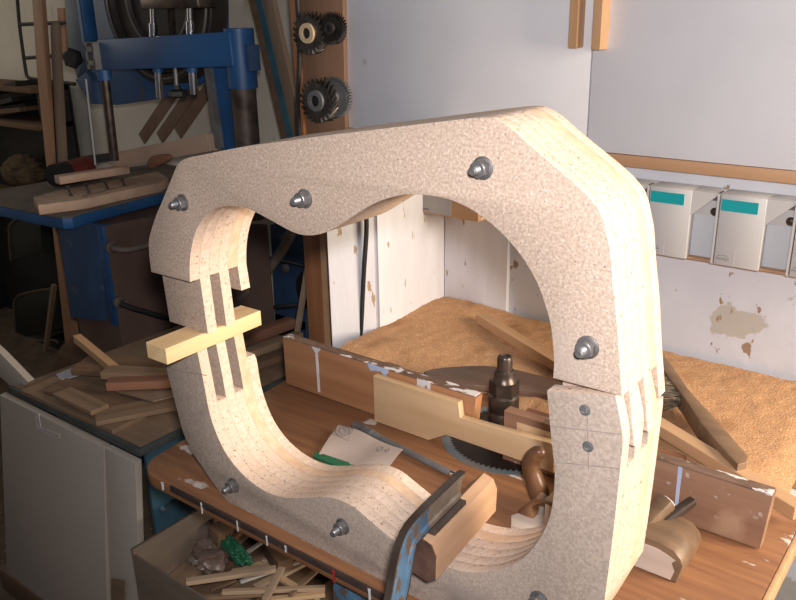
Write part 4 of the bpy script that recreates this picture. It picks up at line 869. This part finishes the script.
bm = B(); abox(bm, ay(343.5, 92, y_-.003), ay(347.5, 112, y_), .001); solo('red_tab', 'tiny red and white tab at the cupboard edge beside the grey disc', 'tab', bm, mat['red_paint'], ay(347, 102, y_-.05))
bm = B(); tube(bm, crom([ay(364, 190, 1.40), ay(366.5, 225, 1.40), ay(364, 270, 1.40), ay(362.5, 300, 1.40), ay(361, 337, 1.40)], 5), .0055, 10); solo('hanging_cable', 'black cord hanging down the bluish white board', 'cord', bm, mat['black'], ay(363, 300, 1.40))
# slanting strips
ss = thing('metal_strip', 'teal strip with a brown edge leaning diagonally against the wall beside the column', 'strip', ay(284, 140, 1.9))
plate_ = lambda nm, pts, m: finish(nm, (lambda b_: (prism(b_, [ay(x, yy, 1.9) for x, yy in pts], (0, .004, 0)), b_)[1])(B()), m, ss)
plate_('brown_edge', [(247.5, -10), (253, -10), (289, 150), (284, 150)], mat['scrap_dark']); plate_('teal_face', [(253.2, -10), (259, -10), (296, 150), (289.2, 150)], mat['blue_leg'])
bm = B(); prism(bm, [ay(x, yy, 1.94) for x, yy in ((260, -10), (270, -10), (306, 150), (297, 150))], (0, .02, 0), bev=.001); solo('wooden_lath', 'grey brown lath leaning just right of the teal strip', 'lath', bm, mat['dowel'], ay(300, 140, 1.94))
# sticks at the left
def lean(label, pts, y, th_, m, nm='leaning_stick'):
    bm = B(); prism(bm, [ay(x, yy, y) for x, yy in pts], (0, th_, 0), bev=.002); solo(nm, label, 'stick', bm, m, ay(*pts[-1], y))
lean('tall reddish flat stick leaning at the left behind the blue machine table', [(30, -30), (39, -30), (47, 75), (55, 225), (78, 345), (66, 352), (52, 225), (37, 75)], 1.84, .02, mat['stick'])
bm = B(); tube(bm, [ay(55.5, 22, 1.88), ay(55.8, 26, 1.88), ay(57, 60, 1.88), ay(62, 150, 1.88), ay(66, 215, 1.88), ay(74, 330, 1.88)], [.012, .019, .0205, .021, .021, .021], 20); solo('round_pole', 'grey brown round pole with a domed top beside the reddish stick', 'pole', bm, mat['dowel'], ay(66, 215, 1.88), smooth=60)
plank('thin_stick', 'thin dark stick leaning below the blue machine table near the canisters', 'stick', ay(42, 380, 1.90), ay(54, 285, 1.905), .02, .02, mat['scrap'], up=(0, 1, 0))
# wall rack of black rods
bm = B(); r_ = .008; yk = 2.08
P_ = lambda x, y: ay(x, y, yk)
tube(bm, crom([P_(16, -20), P_(19, 20), P_(22, 45), P_(26, 72), P_(28, 77), P_(34, 79), P_(75, 84)], 5), r_, 8)
tube(bm, [P_(20, 24.5), P_(76, 22)], r_, 8); tube(bm, [P_(26, 58), P_(76, 54)], r_, 8)
solo('wire_rack', 'black wire rack hung on the wall at the upper left', 'rack', bm, mat['black'], P_(26, 60))
bm = B(); prism(bm, [ay(x, y, 2.1) for x, y in ((57, 8), (63, 8), (67, 60), (60, 60))], (0, .02, 0)); solo('wooden_lath', 'short reddish lath on the wall behind the round pole top', 'lath', bm, mat['stick'], ay(62, 55, 2.1))
# window at the far left
wn = thing('window_1', 'grey window at the far upper left edge', 'window', (-4.58, 1.6, 1.2)); wn['kind'] = 'structure'
bm = B(); a = ax(-30, -20, -4.59); b = ax(3, 66, -4.59); abox(bm, (-4.6, b.y-.9, 1.35), (-4.575, b.y-.02, 2.3)); finish('window_frame', bm, mat['wall_dirty'], wn)
bm = B(); abox(bm, (-4.578, b.y-.85, 1.4), (-4.570, b.y-.06, 2.25)); finish('pane', bm, mat['glass'], wn)
# dark shelf with clutter
sh = thing('shelf_rack', 'dark shelf with clutter in the shadows at the far left', 'shelf', (-3.9, 1.95, 0))
YS = 2.0
zs = [ay(20, 78, YS).z-.03, ay(20, 120, YS).z, ay(20, 197, YS).z]
xs0, xs1 = -4.5, ay(50, 130, YS).x
for z in zs: 
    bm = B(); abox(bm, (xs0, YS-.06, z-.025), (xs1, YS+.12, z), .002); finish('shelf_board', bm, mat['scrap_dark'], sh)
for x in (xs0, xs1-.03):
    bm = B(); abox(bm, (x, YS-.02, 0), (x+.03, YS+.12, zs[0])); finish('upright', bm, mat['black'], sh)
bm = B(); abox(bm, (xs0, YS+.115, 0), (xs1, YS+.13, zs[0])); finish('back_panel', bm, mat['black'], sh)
for i, (x0_, y0_, x1_, y1_) in enumerate(((-4, 92, 30, 82), (2, 104, 26, 98), (-6, 112, 34, 108))):
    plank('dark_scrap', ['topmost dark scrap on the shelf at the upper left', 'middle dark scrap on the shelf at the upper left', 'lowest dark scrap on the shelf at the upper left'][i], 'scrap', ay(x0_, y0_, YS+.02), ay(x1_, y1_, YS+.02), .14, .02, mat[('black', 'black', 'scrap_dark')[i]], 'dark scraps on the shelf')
blob('tan_sack', 'dim tan sack lying on the lower dark shelf', 'sack', ay(24, 172, YS+.02)+Vector((0, 0, .0)), .10, mat['straw'], 4, .25, (1.5, .8, .75))
for i, (x0_, y0_, x1_, y1_, y2_, lab) in enumerate(((9, 222, 38, 260, 216, 'upper dark canister with a tan rim in the shadows at the left'), (14, 297, 54, 338, 289, 'middle dark canister with a rounded tan rim in the shadows'), (22, 345, 56, 378, 340, 'lowest dark canister with a thin rim in the shadows'))):
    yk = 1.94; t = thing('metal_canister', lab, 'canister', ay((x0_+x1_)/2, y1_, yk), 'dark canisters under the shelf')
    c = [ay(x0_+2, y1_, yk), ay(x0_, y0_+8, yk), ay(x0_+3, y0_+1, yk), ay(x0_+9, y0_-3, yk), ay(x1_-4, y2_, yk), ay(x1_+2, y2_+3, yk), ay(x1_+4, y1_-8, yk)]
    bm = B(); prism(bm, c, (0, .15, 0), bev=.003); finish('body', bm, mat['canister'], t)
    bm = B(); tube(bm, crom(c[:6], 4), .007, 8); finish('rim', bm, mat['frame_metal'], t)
